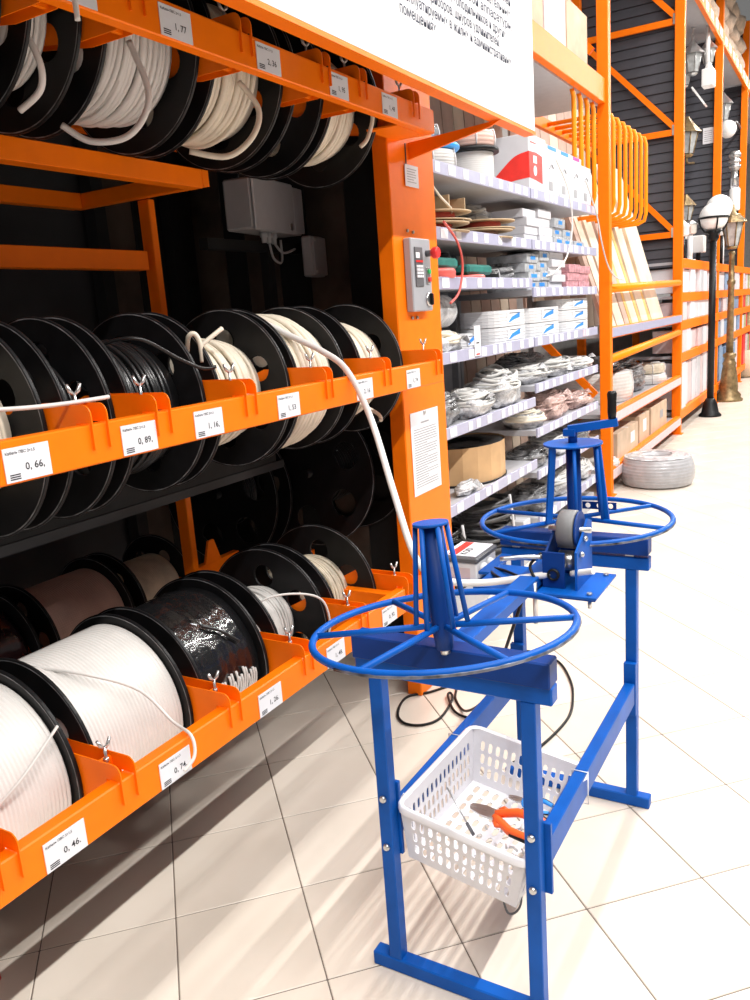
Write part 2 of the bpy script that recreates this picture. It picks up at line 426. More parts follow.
def reel(y0, y1, za, rc, style, cm, label, xa=XA, R=RF, fl=None, cr=.005, group='cable reels on the orange rack', hub=True):
    fl = fl or FL
    rt_ = thing('cable_reel', label, 'cable reel', (xa, y0, za-R), group)
    rnd = random.Random(int(y0*1000)+int(za*77))
    w_ = y1-y0
    for yy, rot in ((0, rnd.uniform(-.2, .2)), (w_, rnd.uniform(-.2, .2))):
        o = link('flange', fl, rt_, (0, yy, R)); o.rotation_euler.y = rot
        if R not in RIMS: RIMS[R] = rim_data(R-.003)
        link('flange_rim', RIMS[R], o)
    hb = MB().lathe([(.018, -.035), (.018, w_+.03)], (0, 0, R), 'Y', 14); o = hb.build('axle', STEEL if R < .3 and xa > -2 else BLACK, rt_, (0, 0, 0)); o.location = (0, 0, 0)
    core = min(.085, rc-.02)
    o = MB().lathe([(core, .005), (core, w_-.005)], (0, 0, R), 'Y', 28).build('core', BLACK, rt_, (0, 0, 0)); o.location = (0, 0, 0)
    mb = MB()
    if style == 'tight':
        n = max(6, int((w_-.014)/(2*cr))); p = (w_-.014)/n; prof = []
        prof.append((core, .007))
        for i in range(n):
            for q in (.08, .3, .5, .7, .92):
                d = (q-.5)*2; prof.append((rc-cr+cr*math.sqrt(max(0, 1-d*d*.96)), .007+(i+q)*p))
        prof.append((core, w_-.007))
        mb.lathe(prof, (0, 0, R), 'Y', 56, True, False)
    elif style == 'film':
        prof = [(core, .007), (rc-.012, .008)]
        n = 22
        for i in range(n+1): prof.append((rc+rnd.uniform(-.004, .003), .010+(w_-.02)*i/n))
        prof += [(rc-.012, w_-.008), (core, w_-.007)]
        mb.lathe(prof, (0, 0, R), 'Y', 64, True, False, wob=lambda a, hh: 1+.008*math.sin(5*a+30*hh)+.006*noise.noise(Vector((a*3, hh*40, 0))))
    else:
        mb.lathe([(core, .008), (rc-cr*1.6, .010), (rc-cr*1.2, w_*.5), (rc-cr*1.6, w_-.010), (core, w_-.008)], (0, 0, R), 'Y', 44, True, False)
        n = max(5, int((w_-.016)/(2*cr)*1.25))
        for i in range(n):
            y = .010+cr+(w_-.02-2*cr)*(i+.5)/n
            bow = 1-abs(2*(i+.5)/n-1)**3*.12
            ring(mb, (rc+rnd.uniform(-.5, .8)*cr)*bow, y, cr, rnd)
        mb.v = [(x, min(max(y, .007), w_-.007), z) for x, y, z in mb.v]
        L = len(mb.v); c0 = 5*44
        mb.v = [v if i < c0 else (v[0], v[1], v[2]+R) for i, v in enumerate(mb.v)]
    wd = mb.build('cable_winding', cm, rt_, (0, 0, 0)); wd.location = (0, 0, 0)
    return rt_
def loose(rt_, pts, r, m, name='cable_end', n=8):      # points in world coordinates
    o = MB().tube(pts, r, n, k=7).build(name, m, rt_)
    return o
zl, zm, zu = (TIERS[k]['za'] for k in ('low', 'mid', 'up'))
# bottom tier
r = reel(.79, 1.038, zl, .215, 'tight', WHITE_C, 'black reel fully wound with white cable at the left edge of the bottom tier', cr=.0050)
loose(r, [(-1.43, .82, .60), (-1.405, .90, .655), (-1.415, .985, .70), (-1.42, 1.015, .715)], .0035, WHITE_C)
r = reel(1.09, 1.393, zl, .215, 'tight', WHITE_C, 'black reel fully wound with white cable in the middle of the bottom tier', cr=.0050)
loose(r, [(-1.62, 1.12, .772), (-1.50, 1.17, .752), (-1.425, 1.25, .69), (-1.35, 1.27, .615), (-1.28, 1.255, .60), (-1.262, 1.24, .56), (-1.27, 1.21, .535)], .004, WHITE_C)
r = reel(1.449, 1.712, zl, .212, 'film', FILM_BLK, 'reel of cable wrapped in glossy black film on the bottom tier', cr=.005)
o = MB()
for q in range(16):
    y = 1.53+.010*q; a0 = random.uniform(-.05, .12); a1 = -.6
    o.tube([(XA+.2165*math.cos(a0+(a1-a0)*k/8), y+.004*math.sin(k), zl+.2165*math.sin(a0+(a1-a0)*k/8)) for k in range(9)], .0035, 6)
o.build('torn_film_wires', GREY_C, r)
loose(r, [(-1.50, 1.56, .725), (-1.47, 1.60, .70), (-1.444, 1.645, .655)], .004, BLACK_C)
r = reel(1.782, 2.03, zl, .12, 'loose', GREY_C, 'half empty black reel with a small grey cable winding on the bottom tier', cr=.005)
loose(r, [(-1.56, 1.80, .64), (-1.50, 1.84, .705), (-1.44, 1.93, .70), (-1.40, 2.0, .66), (-1.385, 2.012, .58), (-1.395, 1.99, .53), (-1.42, 1.95, .53)], .0035, WHITE_C)
r = reel(2.092, 2.345, zl, .135, 'loose', BEIGE_C, 'black reel with thin beige cord at the post end of the bottom tier', cr=.0042)
# middle tier
r = reel(.885, 1.094, zm, .15, 'loose', CREAM, 'black reel with cream cable cut by the left edge on the middle tier', cr=.006)
loose(r, [(-1.38, .90, 1.40), (-1.352, 1.0, 1.392), (-1.338, 1.10, 1.389), (-1.332, 1.20, 1.390)], .0045, WHITE_C)
r = reel(1.156, 1.275, zm, .15, 'loose', BLACK_C, 'narrow black reel behind the 0,66 price tag on the middle tier', cr=.005)
r = reel(1.332, 1.577, zm, .168, 'loose', BLACK_C, 'black reel wound with loose black cable on the middle tier', cr=.0055)
loose(r, [(-1.56, 1.36, 1.47), (-1.50, 1.38, 1.50), (-1.44, 1.42, 1.50), (-1.41, 1.50, 1.45), (-1.39, 1.56, 1.42), (-1.37, 1.59, 1.42)], .0045, BLACK_C)
r = reel(1.64, 1.944, zm, .15, 'loose', CREAM, 'black reel with thin cream cable and a curled loose end on the middle tier', cr=.0065)
loose(r, [(-1.53, 1.655, 1.40), (-1.50, 1.635, 1.46), (-1.475, 1.618, 1.497), (-1.46, 1.625, 1.503), (-1.455, 1.635, 1.48), (-1.455, 1.638, 1.43)], .0065, CREAM)
loose(r, [(-1.52, 1.68, 1.455), (-1.50, 1.72, 1.485), (-1.485, 1.765, 1.512)], .0065, CREAM)
r = reel(1.992, 2.255, zm, .205, 'loose', CREAM, 'reel heaped with thick cream cable feeding the blue winding stand', cr=.009)
r5 = r
r = reel(2.36, 2.65, zm, .17, 'loose', CREAM, 'black reel with cream cable nearest the orange post on the middle tier', cr=.007)
loose(r, [(-1.50, 2.45, 1.23), (-1.44, 2.50, 1.18), (-1.41, 2.47, 1.16)], .0065, CREAM)
# upper tier
reel(.95, 1.15, zu, .16, 'loose', CREAM, 'black reel with cream cable cut by the left edge on the upper tier', cr=.007)
r = reel(1.218, 1.34, zu, .16, 'loose', WHITE_C, 'narrow black reel with white cable and a hanging cut end on the upper tier', cr=.007)
loose(r, [(-1.50, 1.24, 2.16), (-1.46, 1.255, 2.08), (-1.47, 1.262, 2.02), (-1.53, 1.25, 1.985)], .007, WHITE_C)
loose(r, [(-1.35, 1.26, 2.23), (-1.27, 1.20, 2.22), (-1.268, 1.195, 2.15), (-1.268, 1.195, 2.085)], .0055, WHITE_C)
r = reel(1.41, 1.70, zu, .175, 'loose', WHITE_C, 'reel with a thick heap of white cable behind the 1,77 tag', cr=.008)
loose(r, [(-1.45, 1.51, 2.16), (-1.42, 1.52, 2.06), (-1.43, 1.51, 2.0), (-1.47, 1.48, 1.955), (-1.53, 1.43, 1.95), (-1.57, 1.39, 1.985)], .0075, WHITE_C)
r = reel(1.762, 2.048, zu, .175, 'loose', CREAM, 'reel wound with cream cable in the middle of the upper tier', cr=.009)
loose(r, [(-1.45, 1.90, 2.15), (-1.415, 1.93, 2.08), (-1.43, 1.91, 2.01), (-1.49, 1.87, 1.965), (-1.56, 1.80, 1.98)], .008, CREAM)
r = reel(2.112, 2.254, zu, .12, 'loose', GREY_C, 'narrow black reel with little cable near the orange post on the upper tier', cr=.005)
r = reel(2.308, 2.59, zu, .165, 'loose', CREAM, 'reel of cream cable nearest the orange post on the upper tier', cr=.008)
loose(r, [(-1.48, 2.36, 2.26), (-1.40, 2.42, 2.25), (-1.365, 2.47, 2.16), (-1.38, 2.46, 2.08), (-1.40, 2.44, 2.05)], .007, CREAM)
# rear row on the bottom tier
RX = -2.31
for y0, y1, rc, st, m, lb in ((1.18, 1.50, .155, 'film', PURPLE_C, 'dark reel with purple film-wrapped cable in the rear row at the left edge'),
                              (1.57, 1.885, .165, 'tight', BROWN_C, 'dark reel wound with brown cable in the rear row of the bottom tier'),
                              (1.945, 2.20, .13, 'tight', BEIGE_C, 'dark reel wound with beige cord in the rear row of the bottom tier')):
    reel(y0, y1, .552, rc, st, m, lb, RX, .20, FLR, cr=.004, group='cable reels in the rear row')
for yy in (1.53, 1.915, 2.23):
    part(MB().prism([(RX-.05, .50), (RX+.24, .50), (RX+.24, .56), (RX+.05, .60), (RX+.016, .60), (RX+.016, .535), (RX-.016, .535), (RX-.016, .60), (RX-.05, .60)], 'XZ', yy-.004, yy+.004), 'rear_bracket', ORANGE)
part(MB().prism([(2.24, .64), (2.33, .64), (2.30, .725), (2.27, .725)], 'YZ', -2.10, -2.09), 'rear_bracket', ORANGE)
for y0, y1, x, z, lb in ((2.75, 3.05, -1.93, .90, 'large empty black reel in the dark behind the orange post'), (2.62, 2.72, -2.32, .82, 'large empty black reel deep in the rack beside the rear reels')):
    reel(y0, y1, z, .14, 'loose', BLACK_C, lb, x, .31, FLX, group='large empty reels at the back')

# grey enclosures deep in the rack
e = thing('junction_enclosure', 'grey electrical enclosure with cable glands on the dark back of the rack', 'enclosure', (-1.96, 2.66, 1.86))
EX = -1.93
part(MB().box(EX-.13, EX-.012, 2.52, 2.93, 1.862, 2.045, .008), 'enclosure_body', GREYB, e)
part(MB().box(EX-.011, EX, 2.52, 2.84, 1.858, 2.049, .006), 'enclosure_lid', GREYB, e)
part(MB().box(EX-.011, EX-.004, 2.845, 2.93, 1.866, 2.04, .004), 'side_cover', GREYB, e)
part(MB().lathe([(.014, 0), (.014, .004)], (EX, 2.80, 1.885), 'X', 12), 'lid_screw', STEEL, e)
for yy in (2.66, 2.70, 2.74):
    part(MB().lathe([(.015, 0), (.015, -.018), (.010, -.022), (.010, -.040)], (EX-.05, yy, 1.862), 'Z', 10), 'cable_gland', GREYB, e)
part(MB().tube([(EX-.05, 2.70, 1.82), (EX-.045, 2.715, 1.765), (EX-.045, 2.78, 1.755), (EX-.05, 2.795, 1.84)], .005, 6, k=6), 'enclosure_cable', GREYB, e)
part(MB().tube([(EX-.05, 2.74, 1.825), (EX-.045, 2.80, 1.79), (EX-.045, 2.905, 1.81)], .005, 6, k=6), 'enclosure_cable', GREYB, e)
e.rotation_euler.z = math.radians(8)
e = thing('small_junction_box', 'small grey junction box below the large grey enclosure', 'enclosure', (-1.96, 2.965, 1.695))
part(MB().box(EX-.055, EX-.01, 2.90, 3.03, 1.695, 1.857, .007), 'box_body', GREYB, e)
part(MB().box(EX-.009, EX, 2.905, 3.025, 1.70, 1.852, .004), 'box_lid', GREYB, e)
for zz in (1.712, 1.84): part(MB().lathe([(.007, 0), (.007, .004)], (EX, 2.92, zz), 'X', 8), 'screw', STEEL, e)
e.rotation_euler.z = math.radians(8)
part(MB().box(-2.10, -2.06, 2.42, 3.06, 1.80, 1.84), 'enclosure_rail', BLACK_M)
part(MB().box(-2.10, -2.06, 2.78, 2.82, .0, 1.80), 'enclosure_rail', BLACK_M)

# control panel, notices on the post
XP = -1.441
c = thing('control_panel', 'grey control panel with keypad and red emergency button on the orange post', 'control panel', (XP, 2.73, 1.52))
part(MB().box(XP+.001, XP+.032, 2.772, 2.935, 1.522, 1.787, .004), 'panel_body', GREYM, c)
xf = XP+.0325
dsp = part(MB().box(xf-.001, xf+.004, 2.796, 2.860, 1.612, 1.755, .002), 'display_unit', DGREY, c)
part(MB().box(xf+.004, xf+.006, 2.800, 2.830, 1.715, 1.735), 'display_window', PAPER, dsp)
part(MB().box(xf+.004, xf+.006, 2.800, 2.855, 1.70, 1.707), 'display_bar', RED, dsp)
for a in range(4):
    for b in range(4): part(MB().box(xf+.004, xf+.0075, 2.802+a*.013, 2.812+a*.013, 1.645+b*.012, 1.654+b*.012), 'key', PAPER, dsp)
st = part(MB().lathe([(.012, 0), (.012, .025)], (xf, 2.898, 1.733), 'X', 16), 'button_stem', DGREY, c)
part(MB().lathe([(.014, .022), (.021, .030), (.022, .046), (.018, .052)], (xf, 2.898, 1.733), 'X', 20), 'emergency_button', RED, c)
o = part(MB().box(xf, xf+.005, 2.886, 2.914, 1.622, 1.682, .002), 'button_plate', STEEL, c)
part(MB().lathe([(.009, 0), (.009, .008)], (xf+.005, 2.900, 1.667), 'X', 14), 'start_button', GREEN, o)
part(MB().lathe([(.009, 0), (.009, .008)], (xf+.005, 2.900, 1.638), 'X', 14), 'stop_button', RED, o)
o = part(MB().lathe([(.026, 0), (.026, .004), (.02, .007)], (xf, 2.900, 1.565), 'X', 20), 'selector_ring', STEEL, c)
part(MB().box(xf+.006, xf+.02, 2.894, 2.906, 1.543, 1.587, .003), 'selector_knob', BLACK, o)
for yy, zz in ((2.81, 1.815), (2.855, 1.812), (2.81, 1.50), (2.85, 1.50)):
    part(MB().lathe([(.006, 0), (.006, .006)], (XP+.001, yy, zz), 'X', 8), 'post_bolt', STEEL)
pn = thing('printed_notice', 'white printed notice sheet taped low on the orange post', 'notice', (XP, 2.744, .82))
part(MB().box(XP+.001, XP+.0025, 2.744, 2.986, .82, 1.145), 'sheet', PAPER, pn)
tm = MB(); rnd = random.Random(3)
tm.box(XP+.0026, XP+.003, 2.83, 2.90, 1.097, 1.103)
for q in range(24):
    z = 1.075-q*.0098; L = rnd.choice([.19, .195, .20, .11, .20]); tm.box(XP+.0026, XP+.003, 2.765, 2.765+L, z, z+.0035)
part(tm, 'print', INK_G, pn)
part(MB().lathe([(.008, 0), (.008, .004)], (XP+.0025, 2.865, 1.137), 'X', 10), 'pin', STEEL, pn)
pn = thing('small_notice', 'small white card hanging high on the orange post', 'notice', (XP, 2.815, 1.972))
part(MB().box(XP+.004, XP+.0055, 2.815, 2.922, 1.972, 2.048), 'card', PAPER, pn)
tm = MB()
for q in range(6): tm.box(XP+.0056, XP+.006, 2.83, 2.83+rnd.uniform(.05, .08), 2.032-q*.009, 2.035-q*.009)
part(tm, 'print', INK_G, pn)
part(MB().box(XP+.0005, XP+.003, 2.832, 2.838, 2.045, 2.12), 'hanger', DGREY, pn)

# sign board above the rack
sg = thing('overhead_sign', 'large white information board with dark printed text hanging above the aisle edge', 'sign', (-1.085, 1.0, 2.15))
part(MB().box(-1.095, -1.082, -.6, 3.228, 2.158, 3.15, .002), 'board', WHITE, sg)
part(MB().box(-1.125, -1.079, -.6, 3.228, 2.145, 2.157), 'bottom_rail', ORANGE, sg)
tm = MB()
LN = [('помещениях.', .235), ('эксплуатируемых в жилых и административных', .845), ('подобных приборов, шнуров удлинителей,', .738), ('стиральных машин, холодильников и других', .80),
      ('приборов, электронной аппаратуры,', .868), ('присоединения электронагревательных', .85), ('Применяется для изготовления кабелей', .855)]
for q, (s, wid) in enumerate(LN):
    vs, fs = text2d(s, .040, 1.0)
    mx = max(p.x for p in vs)
    put_text(tm, s, .040, (-1.0812, 2.143, 2.298+q*.0385), (0, wid/mx, 0), (0, 0, 1))
part(tm, 'text', NAVY, sg)

# ------------------------------------------------------------------ blue winding stand
stand = thing('winding_stand', 'blue steel cable winding stand with two spoked turntables on the tiled floor', 'stand', (-.69, 1.84, 0))
def sp(mb, name, m, parent=stand): return mb.build(name, m, parent)
LW = .032
for y in (1.40, 2.28):
    for x in (-.861, -.515):
        sp(MB().box(x-LW/2, x+LW/2, y, y+LW, .034, .757, .002), 'leg', BLUE)
    sp(MB().box(-.922, -.462, y-.002, y+LW+.002, 0, .036, .003), 'foot_bar', BLUE)
    sp(MB().box(-.907, -.464, y-.002, y+LW+.002, .757, .795, .003), 'top_bar', BLUE)
    gap = .0015 if y < 2 else .009
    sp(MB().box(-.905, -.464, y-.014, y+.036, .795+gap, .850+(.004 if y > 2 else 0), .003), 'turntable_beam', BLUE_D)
    if y > 2:
        for x in (-.86, -.52): sp(MB().box(x-.012, x+.012, y+.004, y+.028, .795, .806), 'spacer', STEEL)
for x in (-.861, -.515):
    sx = -1 if x < -.7 else 1
    sp(MB().box(x-.015, x+.015, 1.443, 2.261, .348, .415, .003), 'side_rail', BLUE)
    for y in (1.40, 2.28):
        yy = 1.4325 if y < 2 else 2.262
        sp(MB().box(x-.021, x+.0215, yy, yy+.010 if y < 2 else yy+.017, .30, .485, .001) if x < -.7 else MB().box(x-.0175, x+(.030 if y < 2 else .0175), yy, yy+.010 if y < 2 else yy+.017, .31, .475, .001), 'end_plate', BLUE)
        for z in (.335, .457):
            b = MB().lathe([(.0085, 0), (.0085, -.003), (.006, -.007)], (x, y-.0005, z), 'Y', 12); sp(b, 'bolt', STEEL)
sp(MB().box(-.715, -.665, 1.446, 2.249, .805, .835, .002), 'centre_rail', BLUE)
sp(MB().box(-.84, -.515, 1.90, 2.10, .790, .799, .001), 'mounting_plate', BLUE)
sp(MB().box(-1.03, -.86, 2.07, 2.24, .732, .7415, .001), 'box_plate', BLUE)
sp(MB().box(-.875, -.86, 2.10, 2.20, .7415, .79, .001), 'plate_bracket', BLUE); sp(MB().box(-.875, -.84, 2.02, 2.20, .790, .799, .001), 'plate_bracket', BLUE)
# turntables
def turntable(C, n, R, ph, cap_r, foot_r, nst, cap_h):
    C = Vector(C); n = Vector(n).normalized(); u = (Vector((1, 0, 0))-n*n.x).normalized(); v = n.cross(u)
    def P(r, a, hh=0): return C+(u*math.cos(a)+v*math.sin(a))*r+n*hh
    N = 64
    rim = sp(MB().tube([P(R, 2*PI*i/N) for i in range(N)], .0075, 10, True), 'turntable', BLUE)
    for k in range(6):
        a = math.radians(ph)+k*PI/3
        sp(MB().tube([P(.012, a, .004), P(R-.003, a)], .0068, 8), 'spoke', BLUE, rim)
    N2 = 40
    sp(MB().tube([P(R+.0045, 2*PI*i/N2-PI*.62, -.003) for i in range(28)], .0046, 6), 'worn_edge', WORN, rim)
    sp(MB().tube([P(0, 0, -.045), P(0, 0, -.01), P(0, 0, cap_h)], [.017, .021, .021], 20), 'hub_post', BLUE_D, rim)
    sp(MB().tube([P(0, 0, -.055), P(0, 0, -.040)], .010, 12), 'hub_pin', STEEL, rim)
    for k in range(nst):
        a = math.radians(ph)+k*2*PI/nst
        sp(MB().tube([P(foot_r, a, .004), P(cap_r*.86, a, cap_h)], .0055, 8), 'strut', BLUE, rim)
    cp = sp(MB().tube([P(0, 0, cap_h), P(0, 0, cap_h+.006)], cap_r, 32), 'cap', BLUE, rim)
    return rim, P
rim1, P1 = turntable((-.68, 1.38, .90), (-.09, .05, 1), .262, 21, .036, .052, 6, .208)
rim2, P2 = turntable((-.68, 2.30, .892), (-.01, 0, 1), .272, 49, .084, .088, 6, .222)
for a in (109, 229, 349):
    aa = math.radians(a+6)
    sp(MB().bar(P2(.094, aa, .004), P2(.072, aa, .222), .008, .020, up=(math.cos(aa), math.sin(aa), 0)), 'strut', BLUE, rim2)
sp(MB().tube([P2(0, 0, .222), P2(0, 0, .262)], .013, 14), 'crank_pin', BLUE_D, rim2)
b = MB().bar((-.695, 2.30, 1.158), (-.560, 2.325, 1.176), .022, .022)
b.box(-.706, -.672, 2.284, 2.318, 1.140, 1.160)
sp(b, 'crank_arm', BLUE, rim2)
sp(MB().lathe([(.011, 0), (.013, .02), (.0125, .05), (.014, .07), (.010, .078)], (-.575, 2.322, 1.186), 'Z', 14), 'crank_grip', BLACK, rim2)
hb = MB().box(-.655, -.60, 2.215, 2.222, .915, .938)
ov, of = holed([(-.05, -.011), (.05, -.011), (.05, .011), (-.05, .011)], [circle(x, 0, .008, 12) for x in (-.033, 0, .033)], .004)
sp(MB().add([(-.62+p.x, 2.345+p.z, .925+p.y) for p in ov], of), 'slotted_tab', BLUE_D, rim2)

# cable length meter on the stand
dev = sp(MB().box(-.66, -.508, 1.885, 2.085, .7995, .806, .001), 'cable_meter', BLUE)
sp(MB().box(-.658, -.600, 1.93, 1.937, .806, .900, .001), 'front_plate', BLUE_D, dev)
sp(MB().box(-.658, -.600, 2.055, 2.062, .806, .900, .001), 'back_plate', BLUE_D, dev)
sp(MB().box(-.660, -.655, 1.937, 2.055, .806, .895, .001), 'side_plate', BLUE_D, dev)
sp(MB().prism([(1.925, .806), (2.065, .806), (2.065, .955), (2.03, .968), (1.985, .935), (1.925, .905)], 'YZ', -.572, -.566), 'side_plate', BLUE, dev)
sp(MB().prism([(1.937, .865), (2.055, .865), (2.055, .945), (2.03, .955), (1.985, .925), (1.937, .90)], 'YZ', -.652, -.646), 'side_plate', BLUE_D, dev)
sp(MB().lathe([(.046, -.022), (.05, -.019), (.05, .019), (.046, .022)], (-.607, 2.00, .945), 'X', 32), 'roller', RUBBER, dev)
sp(MB().lathe([(.048, -.002), (.048, .003)], (-.581, 2.00, .945), 'X', 28), 'roller_plate', BLUE_D, dev)
sp(MB().lathe([(.026, -.025), (.026, .025)], (-.607, 1.995, .862), 'X', 20), 'lower_roller', STEEL, dev)
sp(MB().tube([(-.66, 2.0, .945), (-.55, 2.0, .945)], .007, 10), 'roller_axle', STEEL, dev)
for yy, zz in ((1.955, .893), (1.99, .925), (2.02, .94)):
    sp(MB().lathe([(.008, 0), (.008, .006), (.004, .010)], (-.566, yy, zz), 'X', 8), 'bolt', STEEL, dev)
for xx, yy in ((-.53, 1.905), (-.53, 2.065)):
    sp(MB().lathe([(.007, 0), (.007, .006)], (xx, yy, .806), 'Z', 8), 'bolt', STEEL, dev)
    sp(MB().lathe([(.005, 0), (.005, -.018)], (xx, yy, .79), 'Z', 8), 'bolt', STEEL, dev)
sp(MB().lathe([(.016, 0), (.016, -.006), (.011, -.008), (.011, 0)], (-.628, 1.93, .842), 'Y', 18, caps=False), 'inlet_ring', BLACK, dev)
sp(MB().tube([(-.585, 1.94, .845), (-.54, 1.93, .858), (-.525, 1.925, .862)], .008, 10, k=4), 'outlet_tube', WHITE_C, dev)
sp(MB().tube([(-.655, 1.95, .88), (-.70, 1.92, .885), (-.76, 1.90, .88)], .006, 8, k=4), 'guide_rod', STEEL, dev)
sp(MB().tube([(-.665, 1.95, .89), (-.69, 1.93, .86), (-.672, 1.92, .82), (-.72, 1.97, .808), (-.80, 2.03, .805), (-.868, 2.09, .79)], .004, 8, k=6), 'meter_cable', BLACK, dev)
sp(MB().tube([(-.868, 2.085, .785), (-.80, 1.97, .808), (-.73, 1.93, .805), (-.675, 1.96, .812)], .004, 8, k=6), 'meter_cable', BLACK, dev)
# terminal box
TX = -.035
tb = sp(MB().box(-.985+TX, -.872+TX, 2.085, 2.235, .742, .798, .004), 'terminal_box', WHITE)
sp(MB().box(-.988+TX, -.868+TX, 2.080, 2.240, .798, .814, .004), 'terminal_lid', DGREY, tb)
sp(MB().box(-.980+TX, -.877+TX, 2.092, 2.230, .814, .8175, .001), 'lid_plate', PAPER, tb)
sp(MB().box(-.965+TX, -.938+TX, 2.095, 2.225, .8175, .8182), 'lid_stripe', REDP, tb)
t_ = MB(); put_text(t_, 'KOD', .030, (-.912+TX, 2.10, .8183), (0, 1, 0), (-1, 0, 0)); sp(t_, 'lid_print', INK, tb)
sp(MB().box(-.955+TX, -.893+TX, 2.0842, 2.0848, .750, .782), 'side_sticker', PINKC, tb)
for yy in (2.12, 2.17):
    sp(MB().lathe([(.016, 0), (.016, .012), (.012, .014), (.012, .034), (.007, .036)], (-.872+TX, yy, .777), 'X', 14), 'cable_gland', WHITE, tb)
    sp(MB().lathe([(.0055, .03), (.0055, .05)], (-.872+TX, yy, .777), 'X', 8), 'gland_cable', BLACK, tb)
sp(MB().tube([(-.665, 1.89, .83), (-.665, 1.89, .72)], .006, 8), 'clamp_bolt', STEEL)

# cable fed from the middle reel into the meter
fc = MB().tube([(-1.56, 2.03, 1.527), (-1.47, 2.06, 1.475), (-1.38, 2.085, 1.425), (-1.30, 2.09, 1.365), (-1.20, 2.04, 1.23), (-1.08, 1.93, 1.045), (-.985, 1.845, .90), (-.93, 1.83, .842), (-.87, 1.85, .822), (-.79, 1.89, .817), (-.70, 1.925, .828), (-.628, 1.945, .842), (-.625, 1.99, .846)], .0095, 12, k=8)
tag(fc.build('feed_cable', WHITE_C, None, (-1.2, 2.0, .9)), 'thick white cable running from the middle reel down into the blue meter', 'cable')

# basket hung between the side rails
bk = thing('plastic_basket', 'white perforated plastic basket tied between the blue side rails', 'basket', (-.690, 1.605, .276))
BW, BD, BH, tp = .306, .372, .148, .020
def bwall(L, nc, org, u, v):
    Hh = math.hypot(BH, tp); taper = 2*tp/L; holes = []; rows = 3
    for r_ in range(rows):
        for c_ in range(nc):
            cx = -L/2+.030+(L-.060)*c_/(nc-1); cy = .018+(Hh-.044)*(r_+.5)/rows
            holes.append(slot(cx*(1-taper*(1-cy/Hh)), cy, (L-.060)/(nc-1)*.50, (Hh-.044)/rows*.80, 3))
    vs, fs = holed([(-L/2*(1-taper), 0), (L/2*(1-taper), 0), (L/2, Hh), (-L/2, Hh)], holes, .0026)
    org = Vector(org); u = Vector(u); v = Vector(v).normalized(); nn = u.cross(v)
    return MB().add([org+u*p.x+v*p.y+nn*p.z for p in vs], fs)
def bput(mb, name, m): o = mb.build(name, m, bk, (0, 0, 0)); o.location = (0, 0, 0); return o
bput(bwall(BW, 12, (0, -BD/2+tp, 0), (1, 0, 0), (0, -tp, BH)), 'basket_side', BASKET)
bput(bwall(BW, 12, (0, BD/2-tp, 0), (-1, 0, 0), (0, tp, BH)), 'basket_side', BASKET)
bput(bwall(BD, 15, (-BW/2+tp, 0, 0), (0, -1, 0), (-tp, 0, BH)), 'basket_side', BASKET)
bput(bwall(BD, 15, (BW/2-tp, 0, 0), (0, 1, 0), (tp, 0, BH)), 'basket_side', BASKET)
holes = []
for a in range(9):
    for b_ in range(8): holes.append(slot(-BW/2+tp+.025+a*(BW-2*tp-.05)/8, -BD/2+tp+.03+b_*(BD-2*tp-.06)/7, .013, .030, 3))
vs, fs = holed([(-BW/2+tp, -BD/2+tp), (BW/2-tp, -BD/2+tp), (BW/2-tp, BD/2-tp), (-BW/2+tp, BD/2-tp)], holes, .0026)
bput(MB().add([(p.x, p.y, p.z) for p in vs], fs), 'basket_base', BASKET)
def rring(off, zz):
    rr = []
    for (x, y, a0) in ((BW/2-.02, BD/2-.02, 0), (-BW/2+.02, BD/2-.02, 90), (-BW/2+.02, -BD/2+.02, 180), (BW/2-.02, -BD/2+.02, 270)):
        for k in range(4): a = math.radians(a0+30*k); rr.append((x+off*math.cos(a), y+off*math.sin(a), zz))
    return rr
mb = MB(); r1, r2, r3, r4 = rring(.019, BH-.002), rring(.024, BH+.004), rring(.031, BH+.001), rring(.031, BH-.014)
n = len(r1); mb.add(r1+r2+r3+r4, [(k*n+i, k*n+(i+1) % n, (k+1)*n+(i+1) % n, (k+1)*n+i) for k in range(3) for i in range(n)], True)
bput(mb, 'basket_rim', BASKET)
bk.rotation_euler = (math.radians(2.0), math.radians(8.0), math.radians(-3))
for x, y in ((-.861, 1.79), (-.515, 1.745)):
    MB().tube([(x-.0195, y, .332), (x+.0195, y, .332), (x+.0195, y, .4165), (x-.0195, y, .4165)], .0018, 6, True).build('rail_tie', WHITE, stand)
MB().tube([(-.85, 1.475, .43), (-.862, 1.47, .40), (-.842, 1.47, .34)], .0018, 6, k=4).build('rail_tie', WHITE, stand)

